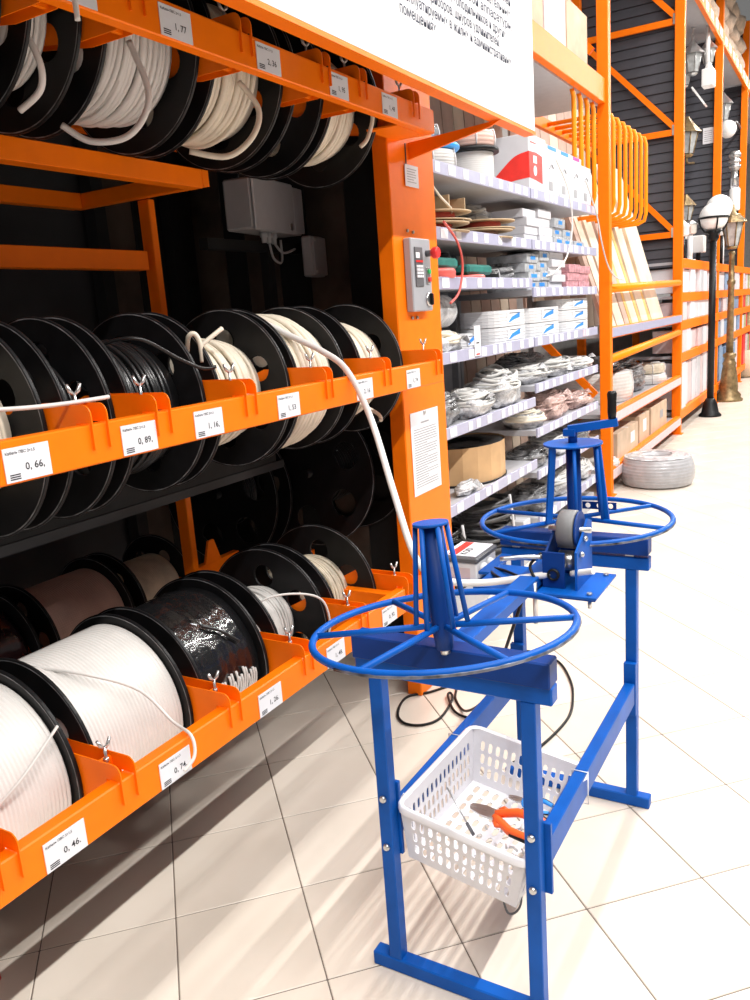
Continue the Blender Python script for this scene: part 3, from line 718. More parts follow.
# pliers and bits in the basket
def pliers(name, label, org, ang, elev, gm, k=1.0, sp_=.30):
    t = thing(name, label, 'pliers', org, 'hand tools in the basket')
    Rm = Matrix.Rotation(ang, 4, 'Z') @ Matrix.Rotation(-elev, 4, 'Y') @ Matrix.Rotation(.5, 4, 'X')
    for s in (-1, 1):
        hp = [(0, 0, 0), (.02, .008*s, 0), (.055, .022*s, 0), (.10, .024*s, 0), (.135, .017*s, 0)]
        mb = MB().tube([Vector(p)*k for p in hp], [.006*k, .009*k, .0095*k, .009*k, .008*k], 10, k=0)
        o = mb.build('grip', gm, t, (0, 0, 0), Rm); o.location = (0, 0, 0)
        mb = MB().tube([Vector(p)*k for p in [(.06, .030*s, .001), (.10, .0315*s, .001), (.134, .023*s, .001)]], [.004*k, .005*k, .004*k], 8)
        o = mb.build('grip_inlay', BLACK, t, (0, 0, 0), Rm); o.location = (0, 0, 0)
        mb = MB().prism([(-.055*k, .001*s), (-.05*k, .007*s*k), (-.02*k, .012*s*k), (.005*k, .011*s*k), (.02*k, .009*s*k), (.018*k, .0)], 'XY', -.005*k, .005*k)
        o = mb.build('jaw', STEEL, t, (0, 0, 0), Rm); o.location = (0, 0, 0)
        mb = MB().tube([Vector(p)*k for p in [(.014, .012*s, 0), (.022, .020*s, 0), (.03, .017*s, 0)]], .006*k, 8)
        o = mb.build('grip_guard', gm, t, (0, 0, 0), Rm); o.location = (0, 0, 0)
    o = MB().lathe([(.009*k, -.007*k), (.009*k, .007*k)], (0, 0, 0), 'Z', 14).build('pivot', STEEL, t, (0, 0, 0), Rm); o.location = (0, 0, 0)
    return t
pliers('pliers', 'orange and black handled combination pliers lying in the white basket', (-.675, 1.575, .362), math.radians(-12), .05, PORANGE, 1.1)
pliers('small_cutters', 'small cutters with blue and black handles at the back of the basket', (-.66, 1.725, .312), math.radians(-10), .05, BLUEP, .62)
sd = thing('thin_screwdriver', 'thin metal probe with dark handle lying in the basket', 'screwdriver', (-.76, 1.57, .335))
MB().tube([(-.80, 1.60, .385), (-.73, 1.56, .325)], .002, 6).build('shaft', STEEL, sd)
MB().tube([(-.735, 1.563, .329), (-.712, 1.549, .312)], .0042, 8).build('handle', DGREY, sd)
rnd = random.Random(5)
bits = MB()
for q in range(26):
    x, y = rnd.uniform(-.70, -.575), rnd.uniform(1.49, 1.68); a = rnd.uniform(0, 6.28); l = rnd.uniform(.01, .03)
    z = .297+rnd.uniform(0, .025)
    bits.tube([(x, y, z), (x+l*math.cos(a)*.5, y+l*math.sin(a)*.5, z+.006), (x+l*math.cos(a), y+l*math.sin(a), z+.002)], .0028, 6)
o = bits.build('cable_scraps', GREY_C, None, (-.64, 1.6, .29)); tag(o, 'pile of short cut cable scraps on the basket floor', 'scraps'); o['kind'] = 'stuff'
for q, (p, lb) in enumerate((([(-.575, 1.475, .34), (-.57, 1.462, .30), (-.565, 1.46, .25), (-.575, 1.455, .222), (-.592, 1.45, .215), (-.60, 1.447, .24), (-.597, 1.447, .255)], 'dark hooked wire end hanging below the front of the basket'),
                             ([(-.555, 1.50, .33), (-.548, 1.50, .29), (-.53, 1.50, .265), (-.515, 1.50, .26)], 'short dark wire curling out beside the right stand leg'))):
    tag(MB().tube(p, .0026, 6, k=6).build('wire_end', DGREY, None, p[0]), lb, 'wire')
# black supply cable on the floor
pts = [(-.72, 1.99, .788), (-.80, 2.05, .60), (-1.0, 2.35, .25), (-1.20, 2.60, .03), (-1.30, 2.72, .006), (-1.353, 2.833, .006), (-1.422, 2.738, .006), (-1.49, 2.66, .006), (-1.46, 2.53, .006), (-1.40, 2.468, .006), (-1.33, 2.48, .006), (-1.29, 2.554, .006), (-1.309, 2.706, .006), (-1.335, 2.75, .012), (-1.331, 2.716, .014), (-1.257, 2.619, .008), (-1.178, 2.599, .006), (-1.119, 2.665, .006), (-1.111, 2.73, .006), (-1.171, 2.798, .006), (-1.26, 2.85, .006), (-1.30, 3.0, .006), (-1.285, 3.19, .006), (-1.202, 3.261, .006), (-1.129, 3.252, .006), (-1.027, 3.2, .006), (-.936, 3.055, .006), (-.881, 2.912, .006), (-.847, 2.732, .006), (-.875, 2.502, .006), (-.93, 2.35, .006)]
tag(MB().tube(pts, .005, 8, k=7).build('supply_cable', BLACK, None, (-.9, 2.4, 0)), 'thin black supply cable looping across the tiles under the blue stand', 'cable')
# red handle at the left frame edge
jk = thing('pallet_jack_handle', 'small red metal handle piece at the bottom left corner of the floor', 'handle', (-1.72, .93, 0))
MB().tube([(-1.74, .955, 0), (-1.735, .945, .03), (-1.74, .94, .06)], .016, 10, k=4).build('grip', RED, jk)
MB().box(-1.80, -1.72, .84, .92, 0, .03, .004).build('foot', RED, jk)

# ------------------------------------------------------------------ walls of the hall and unseen shading deck over the reel rack
struct(MB().box(-3.3, -3.2, -1.5, 26, 0, 7).build('wall_left', mat('hall_wall', (.45, .44, .43), .8)))
struct(MB().box(-3.3, 4.0, 25.9, 26.0, 0, 7).build('wall_far', MATS['hall_wall']))
tag(MB().box(-2.69, -1.14, -.8, 3.07, 2.70, 2.74).build('unseen_shade_deck', CHAR, None, (-1.9, 1.1, 2.70)), 'unseen deck added over the orange reel rack to shade its inside', 'deck')  # added out of view to keep top light out of the rack
part(MB().box(-2.72, -2.70, -1.0, -.01, 0, 3.3), 'back_panel', CHAR)

# ------------------------------------------------------------------ white shelving units
XS = -1.60
def shelf_unit(name, label, y0, y1, shelves, back):
    u = thing(name, label, 'shelving', (-1.85, (y0+y1)/2, 0))
    if back: part(MB().box(-2.12, -2.10, y0, y1, 0, 2.15), 'back_panel', SHELF, u)
    for yy in (y0+.02, y1-.02): part(MB().box(-2.10, -2.06, yy-.018, yy+.018, 0, 2.45), 'upright', SHELF, u)
    part(MB().box(-2.06, XS-.03, y0+.004, y1-.004, 0, .11), 'plinth', SHELF, u)
    rnd = random.Random(int(y0*100))
    for z in shelves:
        s = part(MB().box(-2.06, XS, y0+.004, y1-.004, z-.045, z-.012, .002), 'shelf', SHELF, u)
        part(MB().box(XS+.0005, XS+.012, y0+.005, y1-.005, z-.055, z, .002), 'price_strip', LIP, s)
        y = y0+.05
        while y < y1-.10:
            wd = rnd.choice([.05, .06, .075]); far = (y > 5.4)
            part(MB().box(XS+.0123, XS+.014, y, y+wd, z-.048, z-.006), 'price_tag', TAGP if far and rnd.random() < .35 else PAPER, s)
            y += wd+rnd.choice([.03, .05, .09, .14])
    return u
U1Y, U2Y = (3.10, 4.63), (4.64, 6.02)
SN = [2.155, 1.88, 1.667, 1.335, .992, .622]
SFr = [2.155, 1.88, 1.617, 1.335, 1.065, .80, .545, .262]
shelf_unit('shelving_unit', 'white metal shelving unit with cable goods right behind the orange post', *U1Y, SN, True)
shelf_unit('shelving_unit', 'white metal shelving unit with eight shelves beside the next orange upright', *U2Y, SFr, False)

def blob(c, sx, sy, sz, seed, n=26, m=16, amp=.22):
    mb = MB(); vs = []; fs = []
    off = Vector((seed*7.3, seed*1.7, seed*3.1))
    for i in range(m+1):
        ph = PI*i/m
        for j in range(n):
            a = 2*PI*j/n
            d = Vector((math.sin(ph)*math.cos(a), math.sin(ph)*math.sin(a), -math.cos(ph)))
            k = 1+amp*noise.noise(d*1.6+off)+amp*.7*abs(noise.noise(d*4.5+off))+amp*.25*noise.noise(d*10+off)
            z = d.z*k; z = max(z, -.8)
            e = .75
            x = math.copysign(abs(d.x)**e, d.x)*k; y = math.copysign(abs(d.y)**e, d.y)*k
            vs.append((c[0]+x*sx, c[1]+y*sy, c[2]+z*sz+.8*sz))
    for i in range(m): fs += [(i*n+j, i*n+(j+1) % n, (i+1)*n+(j+1) % n, (i+1)*n+j) for j in range(n)]
    return mb.add(vs, fs, True)
def bag(label, x, y, z, sx, sy, sz, m, seed, group, strands=None):
    t = thing('bagged_cable', label, 'bagged cable', (x, y, z), group)
    strands = strands or (GREY_C if m is not BAGG else BAGG)
    blob((x, y, z), sx*.9, sy*.9, sz*.82, seed, 40, 24, .30).build('plastic_bag', m, t)
    rnd = random.Random(seed); st = MB()
    for q in range(13):
        a0 = rnd.uniform(0, 6); f = rnd.uniform(.45, 1.02); ox, oy = rnd.uniform(-.14, .14)*sx, rnd.uniform(-.14, .14)*sy
        zt = sz*(.35+1.25*math.sqrt(max(0, 1-f*f*.85))); tl = rnd.uniform(-.16, .16)*sz
        st.tube([(x+ox+sx*f*math.cos(a), y+oy+sy*f*math.sin(a), z+max(.008, zt+tl*math.cos(a+a0)+.05*sz*math.sin(3*a+q))) for a in [2*PI*k/18 for k in range(18)]], rnd.choice([.006, .008, .010]), 6, True)
    st.build('cable_coils', strands, t)
    fl_ = MB()
    for q in range(1):
        a = rnd.uniform(-1.2, 1.2); px, py = x+sx*.8*math.cos(a), y+sy*.8*math.sin(a); pz = z+sz*rnd.uniform(.5, 1.3)
        fl_.add([(px, py, pz), (px+.05, py+.03, pz+rnd.uniform(-.02, .04)), (px+.045, py+.09, pz-.01), (px-.01, py+.07, pz+.025), (px+.02, py+.05, pz+.035)], [(0, 1, 4), (1, 2, 4), (2, 3, 4), (3, 0, 4)])
    fl_.build('film_flap', m, t)
    return t
def coilpack(name, label, x, y, z, r, hgt, m, nr, group=None, ri=None, cat='cable coil', wrap=True):
    t = thing(name, label, cat, (x, y, z), group)
    prof = [(ri or r*.45, 0)]
    for i in range(nr):
        for q in (.1, .35, .65, .9):
            d = (q-.5)*2; bulge = 1-.06*(2*(i+q)/nr-1)**2
            prof.append((r*bulge-(hgt/nr)*.30*(1-math.sqrt(1-d*d*.9)), hgt*(i+q)/nr))
    prof += [(ri or r*.45, hgt)]; prof.append((ri or r*.45, 0))
    MB().lathe(prof, (x, y, z), 'Z', 40, True, False).build('coil', m, t)
    if wrap:
        for a in (-.9, .1, .9, 2.2):
            ca, sa = math.cos(a), math.sin(a); ri_ = ri or r*.45
            MB().tube([(x+ca*ri_*.99, y+sa*ri_*.99, z+hgt+.002), (x+ca*r*.97, y+sa*r*.97, z+hgt+.002), (x+ca*(r+.003), y+sa*(r+.003), z+hgt*.6), (x+ca*(r+.003), y+sa*(r+.003), z+hgt*.4), (x+ca*r*.97, y+sa*r*.97, z+.003)], .004, 5).build('tie', WHITE, t)
    return t
def carton(name, label, x0, x1, y0, y1, z0, z1, m, group=None, prints=(), cat='box'):
    t = thing(name, label, cat, ((x0+x1)/2, (y0+y1)/2, z0), group)
    MB().box(x0, x1, y0, y1, z0, z1, .003).build('carton_body', m, t)
    MB().box(x0+.002, x1-.002, (y0+y1)/2-.012, (y0+y1)/2+.012, z1, z1+.0008).build('tape', PAPER, t)
    for nm, pm, (a0, a1, b0, b1) in prints:   # on the +X face in fractions
        MB().box(x1, x1+.0012, y0+(y1-y0)*a0, y0+(y1-y0)*a1, z0+(z1-z0)*b0, z0+(z1-z0)*b1).build(nm, pm, t)
    return t
def swoosh(L, Hh, y0, z0, x):     # blue brush-like mark
    return MB().prism([(y0, z0), (y0+L*.3, z0+Hh*.55), (y0+L, z0+Hh), (y0+L, z0+Hh*.45), (y0+L*.5, z0+Hh*.25), (y0+L*.12, z0)], 'YZ', x, x+.0012)
def roundbox(label, y0, y1, z0, z1, group, xf=-1.63, marks=1):
    t = thing('cable_coil_box', label, 'cable coil', ((xf-.17), (y0+y1)/2, z0), group)
    R = .085; x0 = xf-.24; pts = []
    for (cx, cy, a0) in ((xf-R, y1-R, 0), (x0+R, y1-R, 90), (x0+R, y0+R, 180), (xf-R, y0+R, 270)):
        for k in range(5): a = math.radians(a0+22.5*k); pts.append((cx+R*math.cos(a), cy+R*math.sin(a)))
    mb = MB()
    for (s, za, zb) in ((1, z0, z0+.004), ): pass
    mb.prism(pts, 'XY', z0+.001, z1-.001); mb.build('coil_body', WHITE, t)
    n = 5
    for i in range(1, n):
        z = z0+(z1-z0)*i/n
        MB().tube([(p[0]+(.001 if p[0] > (xf+x0)/2 else -.001), p[1], z) for p in pts], .0022, 5, True).build('cable_turn', WHITE, t)
    L = (y1-y0); st = MB().box(xf+.001, xf+.004, y0+L*.30, y0+L*.72, z0+(z1-z0)*.18, z0+(z1-z0)*.86).build('label_sticker', PAPER, t)
    swoosh(L*.36, (z1-z0)*.55, y0+L*.32, z0+(z1-z0)*.26, xf+.0042).build('label_print', BLUEP, st)
    MB().box(xf+.0042, xf+.0052, y0+L*.36, y0+L*.70, z0+(z1-z0)*.78, z0+(z1-z0)*.82).build('label_line', INK, st)
    return t

# top shelf
z = 2.155
coilpack('cable_coil', 'flat stack of white cable coil at the left end of the top shelf', -1.77, 3.70, z-.012, .14, .10, GREY_C, 7)
coilpack('blue_hose_coil', 'bright blue hose coil lying on the white coil on the top shelf', -1.77, 3.72, z+.09, .15, .035, BLUEH, 1, ri=.09, wrap=False)
coilpack('cable_coil', 'dark wrapped coil of cable high behind the overhead sign on the top shelf', -1.86, 3.66, z+.127, .17, .07, BAGG, 3)
t = thing('cable_drum', 'upright drum of white cable with black flanges beside the carton on the top shelf', 'cable drum', (-1.76, 4.20, z))
MB().lathe([(.13, .0), (.13, .012)], (-1.76, 4.20, z-.012), 'Z', 36).build('flange', BLACK, t)
MB().lathe([(.15, .155), (.15, .17), (.145, .175)], (-1.76, 4.20, z-.012), 'Z', 36).build('flange', BLACK, t)
pr = []
for i in range(14):
    for q in (.1, .5, .9): pr.append((.122-.004*abs(q-.5), .012+(i+q)*.0102))
MB().lathe(pr, (-1.76, 4.20, z-.012), 'Z', 36).build('cable_winding', WHITE_C, t)
coilpack('cable_coil', 'copper coloured cable coil on top of the white drum', -1.76, 4.20, z+.164, .135, .08, BROWN_C, 4)
t = carton('carton', 'large white carton with a red curved swoosh on the top shelf', -1.92, -1.615, 4.70, 5.0, z-.012, z+.30, CARTON)
xf = -1.615; yn = 4.70
MB().prism([(4.70, z+.065), (4.82, z+.06), (4.93, z+.05), (4.93, z+.20), (4.82, z+.21), (4.70, z+.205)], 'YZ', xf, xf+.0015).build('red_swoosh', REDP, t)
lo = catmull([(-1.87, 0, z-.012), (-1.80, 0, z+.03), (-1.72, 0, z+.055), (-1.615, 0, z+.065)], 6)
hi = catmull([(-1.615, 0, z+.205), (-1.70, 0, z+.185), (-1.79, 0, z+.115), (-1.87, 0, z+.04), (-1.915, 0, z-.012)], 6)
MB().prism([(p.x, p.z) for p in lo+hi], 'XZ', yn-.0015, yn).build('red_swoosh', REDP, t)
MB().box(xf+.0016, xf+.0025, 4.77, 4.83, z+.15, z+.19).build('white_mark', PAPER, t)
MB().lathe([(.028, 0), (.028, .001)], (xf+.0016, 4.80, z+.11), 'X', 14).build('white_mark', PAPER, t)
MB().box(xf+.0012, xf+.002, 4.72, 4.82, z+.255, z+.26).build('print', REDP, t)
for q, (y0, y1, pm, lb) in enumerate(((5.01, 5.26, BLUEP, 'white carton with a blue top edge next to the red swoosh carton'), (5.27, 5.52, BLUEP, 'white carton with a drawn plug diagram in the middle of the top shelf row'), (5.53, 5.76, PURP, 'white carton with a purple top corner on the top shelf'), (5.77, 5.99, ORANGE, 'narrow white carton with an orange base band at the end of the top shelf'))):
    t = carton('carton', lb, -1.95, -1.618, y0, y1, z-.012, z+(.285 if q < 3 else .25), CARTON, 'white cartons on the top shelf', (('top_print', pm, (.15, .8, .92, .99)),) if q < 3 else (('base_band', pm, (0, 1, .02, .09)),))
    MB().box(-1.6165, -1.616, y0+.05, y0+.12, z+.03, z+.08).build('fine_print', INK_G, t)
    MB().tube([(-1.615, y0+.06, z+.15), (-1.615, y0+.10, z+.18), (-1.615, y0+.14, z+.16)], .003, 5, k=4).build('diagram', INK_G, t)
# loose thin cords hanging at the far end of the top shelf
for q, (p, m, lb) in enumerate((([(-1.586, 5.10, 2.36), (-1.56, 5.25, 2.20), (-1.55, 5.30, 2.0), (-1.565, 5.22, 1.80), (-1.60, 5.05, 1.70), (-1.65, 4.95, 1.68)], WHITE_C, 'thin white cord hanging in front of the cartons and second shelf'),
                            ([(-1.586, 5.75, 2.30), (-1.57, 5.95, 2.10), (-1.55, 6.00, 1.92), (-1.545, 6.15, 1.76), (-1.54, 6.35, 1.68), (-1.54, 6.60, 1.66)], GREY_C, 'thin grey cord sagging across the orange upright from the top shelf'),
                            ([(-1.65, 3.45, 2.09), (-1.62, 3.50, 2.02), (-1.60, 3.57, 1.97), (-1.62, 3.62, 1.955)], CREAM, 'short cream cord dangling under the left end of the top shelf'),
                            ([(-1.57, 3.42, 1.90), (-1.555, 3.52, 1.82), (-1.55, 3.56, 1.72), (-1.555, 3.52, 1.60), (-1.57, 3.45, 1.55)], REDS, 'thin red cord hanging in a curve over the third shelf edge'))):
    tag(MB().tube(p, .0055, 6, k=6).build('cord', m, None, p[0]), lb, 'cord')
# second shelf: cardboard spools
z = 1.88-.012
for q, (x, y, zz, r, lb) in enumerate(((-1.74, 3.60, 0, .19, 'lowest cardboard spool at the left end of the second shelf'), (-1.73, 3.63, .052, .18, 'middle cardboard spool in the left stack of the second shelf'), (-1.75, 4.20, 0, .19, 'flat cardboard spool in the lower right pile of the second shelf'), (-1.74, 4.24, .05, .18, 'flat cardboard spool lying on the right pile of the second shelf'))):
    t = thing('cardboard_spool', lb, 'spool', (x, y, z+zz), 'cardboard spools on the second shelf')
    for h0 in (0, .038): MB().lathe([(r, h0), (r, h0+.006)], (x, y, z+zz), 'Z', 26, wob=lambda a, hh: 1+.05*math.sin(3*a)).build('spool_disc', CARDD, t)
    MB().lathe([(r*.62, .006), (r*.64, .022), (r*.62, .038)], (x, y, z+zz), 'Z', 24).build('cable_winding', REDS if q != 2 else BROWN_C, t)
t = thing('cardboard_spool', 'tilted cardboard spool of red wire topping the left stack of the second shelf', 'spool', (-1.73, 3.72, z+.105), 'cardboard spools on the second shelf')
for h0 in (-.10, .08): MB().box(-1.86, -1.63, 3.72+h0, 3.73+h0, z+.105, z+.17, .002).build('spool_disc', CARDD, t)
MB().lathe([(.03, -.09), (.032, 0), (.03, .08)], (-1.74, 3.72, z+.138), 'Y', 16).build('cable_winding', REDS, t)
bag('grey bagged cable behind the cardboard spools on the second shelf', -1.97, 4.05, z, .07, .22, .09, BAGG, 3, 'bags on the second shelf')
bag('white bagged cable above the cardboard pile on the second shelf', -1.86, 4.44, z, .10, .10, .13, BAG, 4, 'bags on the second shelf')
def stack(kind, y0, y1, zb, n, hh, lb, x1=-1.63, dep=.25, m=CARTON, blue=False, group=None):
    ordn = ['lowest', 'second', 'third', 'fourth', 'topmost']
    for q in range(n):
        j = random.uniform(-.012, .012); od = 'topmost' if q == n-1 else ordn[q]
        pr = (('print', BLUEP, (.15+random.uniform(0, .2), .7, .35, .75)),) if blue else ()
        carton(kind, od+' '+lb, x1-dep+j, x1+j, y0+j, y1+j, zb+q*(hh+.001), zb+q*(hh+.001)+hh, m, group, pr)
stack('cable_packet', 4.66, 4.88, z, 4, .046, 'white packet of the left stack on the second shelf', group='white packets on the second shelf')
stack('cable_packet', 4.90, 5.14, z, 4, .050, 'white packet of the right stack on the second shelf', group='white packets on the second shelf')
stack('cable_packet', 5.17, 5.38, z, 3, .055, 'clear packet with blue print under the hanging white cord', m=PACKET, blue=True, group='blue printed packets on the second shelf')
stack('cable_packet', 5.41, 5.62, z, 2, .055, 'clear packet with blue print at the right end of the second shelf', m=PACKET, blue=True, group='blue printed packets on the second shelf')
stack('cable_packet', 5.65, 5.88, z, 1, .05, 'flat clear packet with blue print by the timber', m=PACKET, blue=True, group='blue printed packets on the second shelf')
# third shelf
z = 1.667-.012
coilpack('hose_coil', 'salmon red hose coil on the third shelf beside the post', -1.74, 3.52, z, .16, .055, REDS, 2, wrap=False)
coilpack('hose_coil', 'salmon red flat coil under the teal packet on the third shelf', -1.74, 3.90, z, .15, .03, REDS, 1, wrap=False)
for y0, y1, zz, lb in ((3.36, 3.72, .056, 'teal wrapped packet lying on the red hose coil'), (3.84, 4.15, .032, 'long teal wrapped packet in the middle of the third shelf')):
    t = thing('teal_packet', lb, 'packet', (-1.74, (y0+y1)/2, z+zz), 'teal packets on the third shelf')
    MB().box(-1.86, -1.64, y0, y1, z+zz, z+zz+.048, .012).build('wrap', TEAL, t)
    MB().box(-1.80, -1.70, y0+.1, y1-.1, z+zz+.048, z+zz+.05).build('seam', DGREY, t)
coilpack('cable_coil', 'black cable coil in the middle of the third shelf', -1.80, 4.28, z, .14, .06, BLACK_C, 4)
coilpack('cable_coil', 'black cable coil at the back of the third shelf', -1.94, 4.05, z+.10, .10, .06, BLACK_C, 4)
bag('grey bagged cable at the right end of the near third shelf', -1.78, 4.48, z, .12, .11, .06, BAGG, 6, 'bags on the third shelf')
z = 1.617-.012
stack('cable_packet', 4.66, 4.86, z, 4, .050, 'clear packet with blue print of the left stack on the far third shelf', m=PACKET, blue=True, group='blue printed packets on the third shelf')
stack('cable_packet', 4.88, 5.06, z, 4, .055, 'clear packet with blue print of the second stack on the far third shelf', m=PACKET, blue=True, group='blue printed packets on the third shelf')
stack('cable_packet', 5.09, 5.36, z, 5, .044, 'plain white packet of the tall stack on the third shelf', group='white packets on the third shelf')
stack('pink_packet', 5.44, 5.70, z, 3, .052, 'pink packet of the left stack on the third shelf', m=PINKCOIL, group='pink packets on the third shelf')
stack('pink_packet', 5.73, 5.99, z, 3, .050, 'pink packet of the right stack on the third shelf', m=PINKCOIL, group='pink packets on the third shelf')
# fourth shelf
z = 1.335-.012
t = thing('foam_roll', 'white wrapped roll lying across the left end of the fourth shelf', 'roll', (-1.75, 3.58, z+.13))
MB().lathe([(.02, -.155), (.07, -.15), (.078, -.13), (.078, .13), (.07, .15), (.02, .155)], (-1.75, 3.62, z+.195), 'Y', 26).build('roll_body', BAG, t)
MB().lathe([(.03, 0), (.045, .01), (.03, .015)], (-1.75, 3.773, z+.195), 'Y', 14).build('roll_end', PAPER, t)
bag('white bagged roll with a printed sticker under the foam roll', -1.72, 3.60, z, .10, .17, .065, BAG, 8, 'bags on the fourth shelf', CREAM)
MB_ = MB().box(-1.598, -1.594, 3.50, 3.58, z+.02, z+.085)
t = thing('price_card', 'tall white price card clipped to the fourth shelf edge', 'card', (-1.585, 3.74, z-.02))
MB().box(-1.584, -1.581, 3.735, 3.81, z-.03, z+.115).build('card', PAPER, t)
MB().box(-1.5808, -1.580, 3.755, 3.79, z+.03, z+.036).build('print', INK, t)
MB().box(-1.5808, -1.580, 3.75, 3.795, z-.025, z-.018).build('red_line', REDP, t)
roundbox('small white coil pack with blue label behind the price card', 3.86, 4.06, z, z+.075, 'white coil packs on the fourth shelf', -1.70)
for (y0, y1, n, nm) in ((4.16, 4.66, 2, 'large round-cornered white coil pack of the left stack on the fourth shelf'), (4.72, 5.30, 2, 'white coil pack of the middle stack on the fourth shelf'), (5.36, 5.98, 3, 'white coil pack of the right stack on the fourth shelf')):
    for q in range(n):
        hh = .088 if n == 2 else .072
        roundbox(('lower ' if q == 0 else ('upper ' if q == n-1 else 'middle '))+nm, y0, y1, z+q*(hh+.002), z+q*(hh+.002)+hh, 'white coil packs on the fourth shelf')
# fifth shelf and below: bagged bundles
z = .992-.012
for q, (x, y, sx, sy, sz, m, lb) in enumerate(((-1.74, 3.52, .13, .16, .10, BAGG, 'dark grey bagged cable at the left end of the fifth shelf'), (-1.70, 3.88, .12, .17, .085, BAG, 'crumpled white bagged cable on the fifth shelf above the cardboard drums'), (-1.72, 4.30, .13, .22, .13, BAG, 'big white bagged cable heap in the middle of the fifth shelf'), (-1.93, 3.80, .11, .22, .12, BAGG, 'grey bagged cable at the back of the fifth shelf'))):
    bag(lb, x, y, z, sx, sy, sz, m, 11+q, 'bagged cables on the lower shelves')
z = 1.065-.012
for q, (x, y, sx, sy, sz, m, lb) in enumerate(((-1.73, 4.88, .12, .22, .07, BAG, 'white bagged cable on the left of the far fifth shelf'), (-1.74, 5.35, .13, .24, .075, BAG, 'white bagged cable in the middle of the far fifth shelf'), (-1.72, 5.85, .12, .22, .05, BAG, 'flat white bagged cable at the right of the far fifth shelf'), (-1.90, 5.2, .12, .40, .10, BAGG, 'long grey bagged cable at the back of the far fifth shelf'))):
    bag(lb, x, y, z, sx, sy, sz, m, 21+q, 'bagged cables on the lower shelves')
z = .80-.012
for q, (x, y, sx, sy, sz, m, lb) in enumerate(((-1.73, 4.80, .12, .15, .07, BAG, 'white bagged cable left of the pink bag'), (-1.73, 5.22, .13, .25, .11, BAGP, 'large pink bagged cable on the sixth shelf'), (-1.72, 5.75, .12, .24, .07, BAGP, 'smaller pink bagged cable at the right of the sixth shelf'))):
    bag(lb, x, y, z, sx, sy, sz, m, 31+q, 'bagged cables on the lower shelves', BAGP if m == BAGP else CREAM)
z = .545-.012
for q, (x, y, sx, sy, sz, m, lb) in enumerate(((-1.74, 4.86, .12, .18, .07, BAGG, 'grey bagged cable on the far seventh shelf behind the turntable cap'), (-1.74, 5.30, .13, .22, .08, BAG, 'white bagged cable on the far seventh shelf'), (-1.74, 5.8, .13, .24, .07, BAGG, 'grey bagged cable at the right of the far seventh shelf'))):
    bag(lb, x, y, z, sx, sy, sz, m, 41+q, 'bagged cables on the lower shelves')
z = .262-.012
for q, (x, y, sx, sy, sz, m, lb) in enumerate(((-1.74, 4.90, .13, .20, .09, BAGG, 'grey bagged cable on the lowest far shelf left'), (-1.74, 5.36, .13, .22, .10, BAG, 'white bagged cable on the lowest far shelf middle'), (-1.74, 5.85, .13, .22, .085, BAG, 'white bagged cable on the lowest far shelf right'))):
    bag(lb, x, y, z, sx, sy, sz, m, 51+q, 'bagged cables on the lower shelves')
# cardboard drums
z = .622-.012
for q, (y, r, hh, lb) in enumerate(((3.44, .165, .20, 'brown cardboard drum partly hidden by the orange post'), (4.10, .30, .205, 'large faceted brown cardboard drum with black core on the lower shelf'))):
    t = thing('cardboard_drum', lb, 'drum', (-1.83, y, z), 'cardboard drums')
    sx = .72 if q else 1
    mb = MB().lathe([(r, .004), (r, hh)], (0, 0, 0), 'Z', 18 if q else 20, False, False)
    mb.v = [(-1.83+v[0]*sx, y+v[1], z+v[2]) for v in mb.v]; mb.build('cardboard_wrap', CARD, t)
    mb = MB().lathe([(r*1.02, 0), (r*1.02, .012)], (0, 0, 0), 'Z', 30); mb.v = [(-1.83+v[0]*sx, y+v[1], z+v[2]) for v in mb.v]; mb.build('base_flange', BLACK, t)
    mb = MB().lathe([(r*.97, hh-.02), (r*.97, hh-.008), (r*.5, hh-.006), (r*.45, hh-.06)], (0, 0, 0), 'Z', 30); mb.v = [(-1.83+v[0]*sx, y+v[1], z+v[2]) for v in mb.v]; mb.build('top_flange', BLACK, t)
bag('crumpled clear plastic film between the cardboard drums', -1.655, 3.72, z, .035, .11, .035, BAG, 61, 'bagged cables on the lower shelves', BAG)
# under the lower shelf: black cable bundles
def hank(label, x, y, z, r, hh, m, seed):
    t = thing('cable_hank', label, 'cable bundle', (x, y, z), 'loose cable hanks under the lower shelf'); rnd = random.Random(seed); mb = MB()
    for q in range(16):
        zz = z+.012+hh*q/16; rr = r*rnd.uniform(.8, 1.0); a0 = rnd.uniform(0, 6)
        mb.tube([(x+rr*math.cos(a), y+rr*1.25*math.sin(a), zz+.012*math.sin(2*a+a0)) for a in [2*PI*k/20 for k in range(20)]], .010, 6, True)
    mb.build('cable_coils', m, t)
    MB().tube([(x+r*.7, y-.02, z), (x+r+.012, y-.01, z+hh*.4), (x+r*.95, y, z+hh+.03)], .008, 6, k=5).build('tie', WHITE, t)
    return t
GREYD = mat('dark_grey_cable', (.10, .10, .105), .45, var=.2)
hank('dark grey cable hank with white tie under the lower shelf', -1.80, 4.28, .11, .17, .34, GREYD, 1)
hank('black cable hank beside the post under the lower shelf', -1.84, 3.72, .11, .16, .30, BLACK_C, 2)
carton('carton', 'low white carton on the plinth under the lower shelf', -1.98, -1.64, 4.50, 4.62, .111, .26, CARTON)
tag(MB().tube([(-1.66, 3.62, .42), (-1.63, 3.75, .28), (-1.64, 3.95, .16), (-1.66, 4.05, .125)], .010, 6, k=6).build('cord', BLACK_C, None, (-1.66, 3.62, .12)), 'thick black cord drooping under the lower shelf', 'cord')

